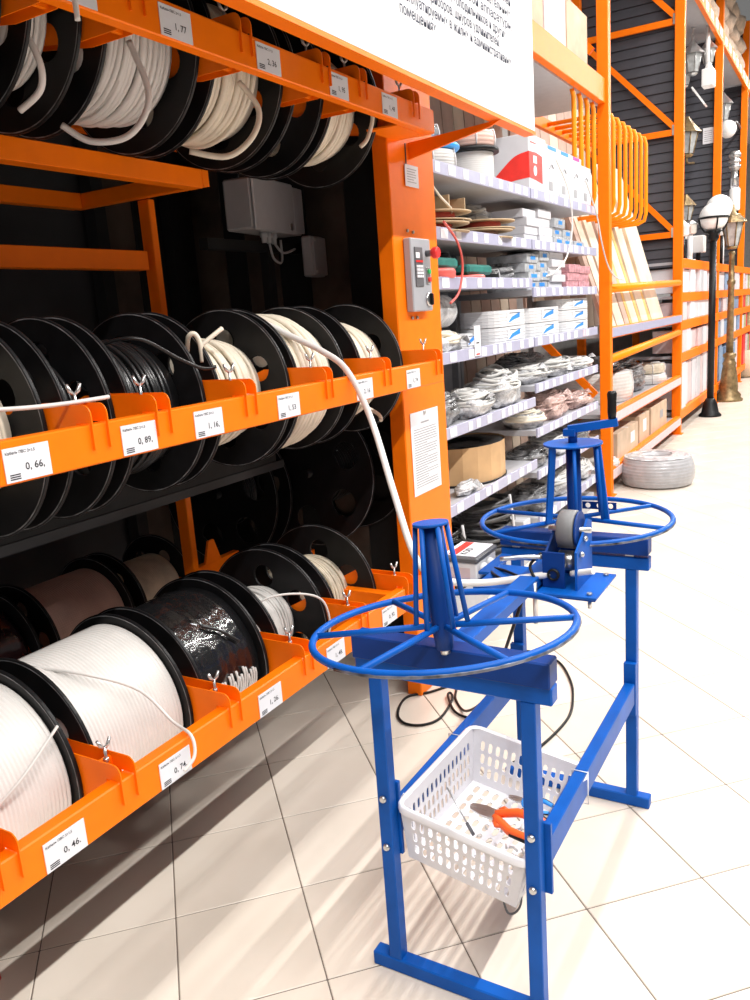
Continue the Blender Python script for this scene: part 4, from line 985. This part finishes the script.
# ------------------------------------------------------------------ orange pallet racking further along the aisle
PY = [6.34, 9.50, 12.30, 15.20, 18.2, 21.2]
XF = -1.602
rk = thing('pallet_racking', 'tall orange pallet racking running along the aisle into the distance', 'rack', (-2.1, 9.5, 0))
def rp(mb, name, m, parent=rk): return mb.build(name, m, parent)
for i, y in enumerate(PY):
    xu = -1.58 if i == 0 else XF
    rp(MB().box(xu-(.082 if i == 0 else .095), xu, y, y+.075, 0, 5.6, .004), 'upright', ORANGE)
    rp(MB().box(-2.75, -2.66, y, y+.075, 0, 5.6, .004), 'upright', ORANGE)
    rp(MB().box(xu-.12, xu+.02, y-.02, y+.10, 0, .008), 'foot_plate', ORANGE)
    if i in (1,):
        for z in (2.15, 3.17, 4.22): rp(MB().box(-2.66, XF-.095, y+.02, y+.05, z-.03, z+.03), 'horizontal_brace', ORANGE)
        for z in (2.19, 3.22, 4.27): rp(MB().bar((XF-.10, y+.03, z), (-2.66, y+.03, z+1.0), .03, .055), 'diagonal_brace', ORANGE)
        for z in (2.17, 3.19, 4.24): rp(MB().box(XF-.115, XF-.092, y+.01, y+.02, z-.05, z+.05), 'brace_plate', STEEL)
    elif i == 0:
        for z in (.80, 3.25): rp(MB().bar((XF-.10, y+.03, z), (-2.66, y+.03, z+1.0), .03, .055), 'diagonal_brace', ORANGE)
# dark siding end panels, plank by plank
for i, y in ((1, 9.585), (2, 12.385), (3, 15.285)):
    pn = rp(MB().box(-2.72, -1.665, y+.022, y+.03, 1.80, 5.6), 'siding_panel', BLACK_M)
    pit = .098 if i == 1 else .094
    n = int(3.75/pit)
    pl = MB().prism([(y+.016, 0), (y-.006, 0), (y-.004, .012), (y+.012, pit-.004), (y+.016, pit-.004)], 'YZ', -2.72, -1.668)
    me = pl.data('plank', (-2.2, y, 0)); me.materials.append(SIDING)
    for q in range(n):
        link('plank', me, pn, Vector((-2.2, y, 1.82+q*pit))-wloc(pn))
    rp(MB().box(-1.668, -1.655, y-.01, y+.03, 1.80, 5.6), 'panel_edge', CHAR, pn)
# beams and shelves
def lipbeam(y0, y1, z0, z1, m, name='beam', xf=XF): return rp(MB().box(xf-.05, xf, y0, y1, z0, z1, .004), name, m)
lipbeam(4.0, 6.34, 2.885, 3.05, ORANGE)
rp(MB().box(-2.66, XF-.05, 3.3, 6.33, 2.875, 2.90), 'deck_board', SHELF)
rp(MB().box(-2.2, -2.14, 6.29, 6.34, 2.9, 3.7), 'deck_post', ORANGE)
A0, A1 = 6.42, 9.49
rp(MB().tube([(XF-.03, A0, 1.60), (XF-.03, A1, 1.645)], .034, 12), 'guard_rail', ORANGE_Y)
rp(MB().box(-2.66, XF-.02, A0, A1, 1.235, 1.27), 'shelf_board', SHELF)
lipbeam(A0, A1, 1.225, 1.31, ORANGE)
rp(MB().box(XF+.0005, XF+.008, A0, A1, 1.235, 1.305), 'price_strip', LIP)
rp(MB().tube([(XF-.03, A0, 1.06), (XF-.03, A1, 1.12)], .034, 12), 'guard_rail', ORANGE_Y)
for z in (.64, .19):
    rp(MB().box(-2.66, XF-.02, A0, A1, z-.03, z), 'shelf_board', SHELF)
    lipbeam(A0, A1, z-.09, z+.02, ORANGE)
    rp(MB().box(XF+.0005, XF+.008, A0, A1, z-.075, z-.005), 'price_strip', PINKC)
for j in (1, 2, 3, 4):
    y0, y1 = PY[j]+.08, PY[j+1]-.005
    for z in (1.86, 1.50, 1.20, .85, .22):
        lipbeam(y0, y1, z-.06, z+.04, ORANGE)
        rp(MB().box(-2.66, XF-.05, y0, y1, z-.02, z+.01), 'shelf_board', SHELF)
    lipbeam(y0, y1, 4.62, 4.78, ORANGE)
    rp(MB().box(-2.66, XF-.05, y0, y1, 4.70, 4.74), 'shelf_board', SHELF)
    n = 7
    for q in range(n):
        yy = y0+(y1-y0)*(q+.25)/n; rp(MB().box(XF+.0005, XF+.004, yy, yy+.2, 4.66, 4.75), 'price_tag', PAPER)
# bent rods holding timber
def rod(y, lb):
    p = [(-2.17, y, 2.90), (-1.72, y, 2.90), (-1.665, y, 2.885), (-1.65, y, 2.83), (-1.65, y, 2.25), (-1.665, y, 2.19), (-1.72, y, 2.165), (-1.95, y, 2.16)]
    o = MB().tube(p, .016, 8).build('timber_rod', ORANGE_Y, rk)
for q in range(4): rod(5.72+q*.16, '')
for q in range(7): rod(6.76+q*.195, '')
rp(MB().box(-2.20, -2.16, 5.5, 8.2, 2.86, 2.94), 'rod_rail', ORANGE)
rp(MB().box(-1.98, -1.94, 6.6, 8.1, 2.13, 2.165), 'rod_rail', ORANGE_Y)
# timber boards leaning on the shelf
def board(y0, wd, xb, zb, xt, zt, th, m, lb, grp):
    d = Vector((xt-xb, 0, zt-zb)).normalized(); nn = Vector((d.z, 0, -d.x))
    v = [Vector((xb, y, zb))+d*L+nn*t for L in (0, math.hypot(xt-xb, zt-zb)) for y in (y0, y0+wd) for t in (0, th)]
    mb = MB().add(v, [(0, 1, 3, 2), (4, 6, 7, 5), (0, 4, 5, 1), (2, 3, 7, 6), (0, 2, 6, 4), (1, 5, 7, 3)])
    tag(mb.build('timber_board', m, None, (xb, y0, zb)), lb, 'board', grp)
TB = [(6.50, .10, WOODP), (6.64, .17, WOODW), (6.85, .24, WOODW), (7.12, .15, WOODP), (7.30, .07, WOODY), (7.39, .24, WOODW), (7.65, .09, WOODY), (7.76, .27, WOODW), (8.05, .12, WOODY), (8.19, .55, WOODW)]
nm = ['narrow brownish board nearest the upright on the timber shelf', 'pale board second from the upright on the timber shelf', 'wide pale board third from the upright on the timber shelf', 'brownish board in the left half of the timber shelf', 'thin yellow strip left of the timber shelf centre', 'pale board in the middle of the timber shelf', 'thin yellow strip in the middle of the timber shelf', 'wide white board right of the middle of the timber shelf', 'yellow board left of the widest white panel', 'widest white panel at the right end of the timber shelf']
for (y, wd, m), lb in zip(TB, nm): board(y, wd, -1.668, 1.272, -2.08-random.uniform(0, .04), 2.62+random.uniform(-.1, .15), .03, m, lb, 'timber leaning on the rack shelf')
for q in range(9):
    y = 4.68+q*.185
    board(y, .165, -2.24, .01, -2.40, 2.86, .02, [WOODP, WOODW, WOODP][q % 3], ['brownish', 'pale', 'reddish brown'][q % 3]+' tall board, %s from the left behind the far shelving' % ['first', 'second', 'third', 'fourth', 'fifth', 'sixth', 'seventh', 'eighth', 'ninth'][q], 'tall boards behind the shelving')
for q in range(9):
    y = 6.45+q*.25
    board(y, .235, -2.28, 1.272, -2.42, 3.45, .02, [WOODP, WOODW, WOODP][q % 3], ['brownish', 'pale', 'reddish brown'][q % 3]+' long plank, %s from the left behind the bent rods' % ['first', 'second', 'third', 'fourth', 'fifth', 'sixth', 'seventh', 'eighth', 'ninth'][q], 'long planks behind the rods')
# goods on the lower shelves of the first bay
coilpack('cable_coil', 'tall white wrapped coil stack on the shelf under the timber', -2.02, 7.38, .641, .37, .26, GREY_C, 9)
bag('grey bag heap on the shelf under the timber', -1.92, 8.15, .641, .22, .30, .19, BAGG, 71, 'bags under the timber')
bag('grey crumpled film lying on the white coil stack', -1.95, 7.40, .903, .18, .28, .05, BAGG, 72, 'bags under the timber')
coilpack('cable_coil', 'flat pale coil at the right end of the shelf under the timber', -1.88, 8.85, .641, .24, .10, GREY_C, 4)
coilpack('cable_coil', 'upper beige coil at the right end of the shelf under the timber', -1.88, 8.90, .743, .22, .10, BEIGE_C, 4)
carton('carton', 'brown cardboard box nearest the upright on the bottom shelf', -2.0, -1.64, 6.80, 7.56, .191, .43, CARD2, 'brown boxes on the bottom shelf', (('white_label', PAPER, (.62, .82, .35, .75)),))
carton('carton', 'middle brown cardboard box with a white label on the bottom shelf', -2.0, -1.66, 7.72, 8.14, .191, .45, CARD2, 'brown boxes on the bottom shelf', (('white_label', PAPER, (.35, .7, .35, .8)),))
carton('carton', 'far brown cardboard box with dark lettering on the bottom shelf', -2.0, -1.66, 8.24, 9.02, .191, .46, CARD2, 'brown boxes on the bottom shelf', (('dark_mark', INK_G, (.55, .75, .4, .7)),))
coilpack('cable_coil', 'grey cable coil lying beside the brown box on the bottom shelf', -1.72, 6.62, .191, .13, .06, GREY_C, 3)
# big wrapped coil on the floor
t = thing('floor_cable_coil', 'big film wrapped grey cable coil lying on the floor by the upright', 'cable coil', (-1.345, 6.92, 0))
pr = [(.10, .005)]
for i in range(9):
    for q in (.1, .35, .65, .9):
        d = (q-.5)*2; zz = (i+q)/9; pr.append((.298*(1-.10*(2*zz-.9)**2*(1 if zz > .45 else 1.0))-.008*(1-math.sqrt(1-d*d*.9)), .008+.225*zz))
pr += [(.23, .247), (.12, .247), (.10, .21), (.10, .005)]
MB().lathe(pr, (-1.345, 6.92, 0), 'Z', 48, True, False).build('coil', COILG, t)
MB().lathe([(.262, .236), (.20, .2495), (.12, .2495)], (-1.345, 6.92, 0), 'Z', 48, True, False, wob=lambda a, hh: 1.004+.006*math.sin(7*a)).build('film_wrap', BAG, t)
for a in (-2.0, -1.1): blob((-1.345+.272*math.cos(a), 6.92+.272*math.sin(a), .08), .018, .018, .012, 5, 8, 6, .6).build('film_knot', BAG, t)

# ------------------------------------------------------------------ cartons of the far bays
ORD = ['first', 'second', 'third', 'fourth', 'fifth', 'sixth', 'seventh', 'eighth', 'ninth']
def row(y0, y1, z, hs, n, ms, lb, grp, xf=-1.60):
    w_ = (y1-y0)/n
    for q in range(n):
        hgt = random.choice(hs); m = random.choice(ms); j = random.uniform(0, .05)
        o = MB().box(xf-.32-j, xf-j, y0+q*w_+.008, y0+(q+1)*w_-.008, z+.0405, z+.0405+hgt, .004).build('carton', m, None, (xf-.2, y0+(q+.5)*w_, z+.0405))
        tag(o, ORD[q]+' carton from the near upright in '+lb, 'box', grp)
nmz = {1.50: 'second', 1.20: 'third', .85: 'fourth', .22: 'lowest'}
for j, ms, nmj in ((1, [CARTON, CARTON, PAPER, PINKC], 'behind the black lamp'), (2, [BLUEC, PINKC, BLUEC, CARTON], 'behind the bronze lamp'), (3, [PINKC, GREENC, CARTON, RED], 'of the farthest bay')):
    for z in (1.50, 1.20, .85, .22):
        hgt = {1.50: [.27, .25], 1.20: [.22, .20, .24], .85: [.25, .27, .22], .22: [.50, .46, .52]}[z]
        mm = ms if z < 1.4 or j > 1 else [CARTON, PAPER]
        row(PY[j]+.12, PY[j+1]-.05, z, hgt, 9, mm, '%s shelf row %s' % (nmz[z], nmj), 'cartons %s shelf %d' % (nmz[z], j), -1.61)
# sacks on the high beams
for j in (1, 2):
    for q in range(4):
        y = PY[j]+.45+q*.62
        for k in range(3):
            o = blob((-1.85, y, 4.741+k*.27), .24, .29, .16, j*31+q*5+k, 14, 9, .18).build('sack', SACK, None, (-1.85, y, 4.741+k*.27))
            tag(o, '%s beige sack in the %s pile high above the %s lamp' % (['bottom', 'middle', 'top'][k], ORD[q], ['black', 'bronze'][j-1]), 'sack', 'sacks on the upper beams')

# ------------------------------------------------------------------ street lamps and lantern display
lp = thing('street_lamp', 'black street lamp with white globes standing in front of the racking', 'street lamp', (-1.575, 11.3, 0))
LX, LY = -1.50, 11.0
lp.location = (LX, LY, 0)
MB().lathe([(.135, 0), (.135, .02), (.105, .05), (.08, .17), (.06, .21), (.045, .23)], (LX, LY, 0), 'Z', 24).build('base', BLACK, lp)
MB().tube([(LX, LY, .22), (LX, LY, 2.15)], .042, 14).build('pole', BLACK, lp)
MB().lathe([(.045, 2.12), (.07, 2.16), (.05, 2.2), (.11, 2.24)], (LX, LY, 0), 'Z', 18).build('collar', BLACK, lp)
g1 = MB().sphere((LX, LY, 2.40), .165, 24, 14).build('globe', LAMPW, lp)
MB().tube([(LX+.17*math.cos(a), LY+.17*math.sin(a), 2.39) for a in [2*PI*k/24 for k in range(24)]], .014, 8, True).build('cage_ring', BLACK, lp)
for k in range(4):
    a = k*PI/2+.4
    MB().tube([(LX+.10*math.cos(a), LY+.10*math.sin(a), 2.23), (LX+.148*math.cos(a), LY+.148*math.sin(a), 2.30), (LX+.17*math.cos(a), LY+.17*math.sin(a), 2.39)], .010, 6, k=4).build('cage_rib', BLACK, lp)
MB().sphere((LX-.02, LY+.6, 2.55), .16, 20, 12).build('globe', LAMPW, lp)
MB().tube([(LX, LY, 2.15), (LX, LY+.4, 2.22), (LX-.02, LY+.6, 2.40)], .022, 8, k=5).build('arm', BLACK, lp)
lp = thing('street_lamp', 'antique bronze street lamp with lantern head standing past the black one', 'street lamp', (-1.475, 12.6, 0))
BX, BY = -1.475, 12.6
MB().lathe([(.19, 0), (.19, .03), (.16, .05), (.165, .09), (.12, .14), (.125, .20), (.10, .42), (.085, .50), (.095, .53), (.075, .56), (.07, .60), (.09, .63), (.09, .66), (.05, .68)], (BX, BY, 0), 'Z', 20).build('base', BRONZE, lp)
MB().lathe([(.05, .67), (.042, 1.6), (.055, 1.62), (.055, 1.66), (.04, 1.68), (.036, 2.0), (.05, 2.02), (.03, 2.06)], (BX, BY, 0), 'Z', 14).build('pole', BRONZE, lp)
MB().lathe([(.05, 2.08), (.09, 2.10), (.06, 2.12)], (BX, BY, 0), 'Z', 12).build('lantern_base', BRONZE, lp)
MB().lathe([(.075, 2.12), (.13, 2.42)], (BX, BY, 0), 'Z', 6, False).build('lantern_glass', LGLASS, lp)
for k in range(6):
    a = k*PI/3
    MB().tube([(BX+.078*math.cos(a), BY+.078*math.sin(a), 2.12), (BX+.134*math.cos(a), BY+.134*math.sin(a), 2.42)], .009, 6).build('lantern_bar', BRONZE, lp)
MB().lathe([(.19, 2.42), (.17, 2.45), (.10, 2.52), (.05, 2.55), (.03, 2.60), (.012, 2.66)], (BX, BY, 0), 'Z', 12, False).build('lantern_roof', BRONZE, lp)

def lantern(x, y, z, k, m, lb, chain=0.0, up=True):
    t = thing('hanging_lantern', lb, 'lantern', (x, y, z), 'lantern display')
    MB().lathe([(.05*k, 0), (.075*k, .02*k), (.05*k, .04*k)], (x, y, z), 'Z', 8, False).build('lantern_base', m, t)
    MB().lathe([(.07*k, .04*k), (.115*k, .26*k)], (x, y, z), 'Z', 6, False).build('glass', LGLASS, t)
    for q in range(6):
        a = q*PI/3; MB().tube([(x+.072*k*math.cos(a), y+.072*k*math.sin(a), z+.04*k), (x+.118*k*math.cos(a), y+.118*k*math.sin(a), z+.26*k)], .008*k, 5).build('bar', m, t)
    MB().lathe([(.16*k, .26*k), (.13*k, .30*k), (.06*k, .38*k), (.02*k, .44*k)], (x, y, z), 'Z', 8, False).build('roof', m, t)
    if chain:
        mb = MB()
        for q in range(int(chain/.05)):
            zz = z+.44*k+q*.05
            mb.tube([(x+(.014*math.cos(a) if q % 2 else 0), y+(0 if q % 2 else .014*math.cos(a)), zz+.03*math.sin(a)) for a in [2*PI*c/8 for c in range(8)]], .005, 5, True)
        mb.build('chain', m, t)
        MB().lathe([(.07, 0), (.05, .03)], (x, y, z+.44*k+chain-.03), 'Z', 12).build('ceiling_rose', m, t)
    else:
        MB().tube([(x, y, z+.02), (x-.01, y+.10, z-.05), (x, y+.55, z)], .015, 6, k=4).build('wall_arm', m, t)
    return t
lantern(-1.86, 11.6, 4.15, .9, STEEL, 'grey hanging lantern with chain at the top of the display panel', .45)
lantern(-1.98, 11.7, 4.05, .8, STEEL, 'second grey hanging lantern with chain deeper in the display bay', .55)
lantern(-1.72, 11.9, 4.30, .7, STEEL, 'small chain lantern nearest the aisle at the top of the display', .40)
lantern(-1.93, 11.7, 3.22, 1.1, BRONZE, 'antique gold wall lantern on the dark siding panel')
lantern(-1.93, 11.7, 2.42, .8, BRONZE, 'small gold lantern above the first carton shelf')
lantern(-1.88, 14.5, 4.05, 1.0, STEEL, 'grey lantern in the further display bay', .40)
lantern(-1.72, 14.5, 2.35, .9, BRONZE, 'bronze lantern low in the further display bay')
def fixture(name, lb, x, y, z, parts, cat='lamp'):
    t = thing(name, lb, cat, (x, y, z), 'lantern display')
    for nm_, mb, m in parts: mb.build(nm_, m, t)
    return t
x, y = -1.70, 11.7
fixture('pendant_lamp', 'white pendant lamp with a long stem at the top of the display', x, y, 4.25, [('shade', MB().lathe([(.12, 4.72), (.10, 4.78), (.03, 4.80)], (x, y, 0), 'Z', 18), LAMPW), ('stem', MB().tube([(x, y, 4.24), (x, y, 4.74)], .025, 8), LAMPW)])
fixture('box_lamp', 'white square box lamp hanging under the pendant lamps', -1.67, 11.6, 4.0, [('body', MB().box(-1.74, -1.60, 11.5, 11.68, 3.98, 4.18, .01), LAMPW), ('frame', MB().box(-1.72, -1.595, 11.53, 11.65, 4.0, 4.15), GREYB), ('mount', MB().lathe([(.02, 0), (.06, .0), (.02, .08)], (-1.67, 11.6, 4.18), 'Z', 8), LAMPW)])
fixture('shade_lamp', 'white tilted panel lamp below the box lamp', -1.76, 11.6, 3.8, [('panel', MB().bar((-1.85, 11.6, 4.0), (-1.70, 11.6, 3.78), .2, .02), LAMPW), ('bracket', MB().tube([(-1.85, 11.6, 4.0), (-1.90, 11.9, 4.05), (-1.90, 12.25, 4.05)], .012, 6), LAMPW)])
fixture('panel_lamp', 'grey white floodlight standing above the first carton shelf', -1.76, 11.6, 2.02, [('body', MB().box(-1.84, -1.68, 11.5, 11.7, 2.03, 2.24, .01), LAMPW), ('stand', MB().tube([(-1.76, 11.6, 1.901), (-1.76, 11.6, 2.05)], .03, 8), BLACK), ('foot', MB().lathe([(.08, 0), (.07, .01)], (-1.76, 11.6, 1.901), 'Z', 12), BLACK)])
fixture('bollard_lamp', 'dark bollard lamp on the shelf beside the floodlight', -1.93, 11.4, 1.90, [('post', MB().tube([(-1.93, 11.4, 1.901), (-1.93, 11.4, 2.2)], .05, 10), BLACK), ('head', MB().lathe([(.09, 2.2), (.09, 2.24), (.03, 2.3)], (-1.93, 11.4, 0), 'Z', 12), LAMPW)])
fixture('globe_lamp', 'white globe wall lamp in the further display bay', -1.80, 14.5, 3.95, [('globe', MB().sphere((-1.80, 14.5, 3.95), .13, 16, 10), LAMPW), ('arm', MB().tube([(-1.80, 14.5, 3.95), (-1.70, 14.6, 4.05), (-1.70, 15.2, 4.05)], .02, 6, k=4), DGREY)])
fixture('cylinder_lamp', 'ribbed grey cylinder wall lamp high in the further bay', -1.70, 14.6, 3.35, [('body', MB().lathe([(.07, 0), (.07, .03), (.09, .03), (.09, .07), (.07, .07), (.07, .11), (.09, .11), (.09, .15), (.07, .15), (.07, .19), (.09, .19), (.09, .24), (.06, .28)], (-1.70, 14.6, 3.35), 'Z', 16), STEEL), ('tail', MB().lathe([(.04, -.22), (.05, 0)], (-1.70, 14.6, 3.35), 'Z', 12), STEEL)])
fixture('cylinder_lamp', 'plain white cylinder wall lamp below the ribbed one', -1.69, 14.6, 2.75, [('body', MB().lathe([(.07, 0), (.08, .02), (.08, .32), (.06, .34)], (-1.69, 14.6, 2.75), 'Z', 16), LAMPW), ('tail', MB().lathe([(.035, -.2), (.04, 0)], (-1.69, 14.6, 2.75), 'Z', 12), BRONZE)])
fixture('column_lamp', 'white column lamp standing on the shelf of the further bay', -1.86, 14.4, 1.90, [('column', MB().tube([(-1.86, 14.4, 1.901), (-1.86, 14.4, 2.5)], .06, 12), LAMPW), ('top', MB().lathe([(.09, 2.5), (.09, 2.56), (.05, 2.6)], (-1.86, 14.4, 0), 'Z', 14), STEEL)])
for (x, y, z, lb) in ((-1.70, 12.37, 3.45, 'white printed sheet on the dark siding panel behind the lanterns'), (-1.69, 15.27, 3.12, 'white printed sheet on the siding of the further bay')):
    t = thing('info_sheet', lb, 'notice', (x, y, z))
    MB().box(x-.14, x, y-.004, y-.002, z, z+.20).build('sheet', PAPER, t)
    mb = MB()
    for q in range(6): mb.box(x-.12, x-.03, y-.0046, y-.0042, z+.03+q*.025, z+.038+q*.025)
    mb.build('print', INK_G, t)
for q, (x, y, hh, m, lb) in enumerate(((-1.70, 10.6, .30, LAMPW, 'short white bollard lamp on the carton rack behind the black pole'), (-1.86, 10.9, .34, STEEL, 'steel bollard lamp on the carton rack left of the black pole'), (-1.72, 10.2, .26, BLACK, 'black garden lamp nearest the upright on the carton rack'), (-1.72, 13.4, .42, BLACK, 'black garden lamp on the rack right of the bronze lamp'))):
    fixture('garden_lamp', lb, x, y, 1.901, [('post', MB().tube([(x, y, 1.901), (x, y, 1.901+hh)], .03, 8), m), ('foot', MB().lathe([(.07, 0), (.06, .015)], (x, y, 1.901), 'Z', 12), m), ('head', MB().lathe([(.05, 0), (.075, .02), (.075, .10), (.09, .11), (.03, .16)], (x, y, 1.901+hh), 'Z', 12), LAMPW if m is not LAMPW else STEEL)])
# cartons on the deck above the shelving
for q, (y0, y1, m, lb) in enumerate(((4.75, 5.15, CARD2, 'pale cardboard box on the high deck beside the sign'), (5.18, 5.6, PINKC, 'pinkish box on the high deck above the timber rods'), (5.63, 6.1, CARD2, 'brown box on the high deck nearest the upright'))):
    carton('carton', lb, -2.1, -1.66, y0, y1, 2.901, 3.40, m, 'boxes on the high deck')
tag(blob((-1.62, 16.2, 0), .2, .3, .25, 3, 14, 9, .2).build('sack', CARD2, None, (-1.62, 16.2, 0)), 'brown sack on the floor at the far end of the racking', 'sack')
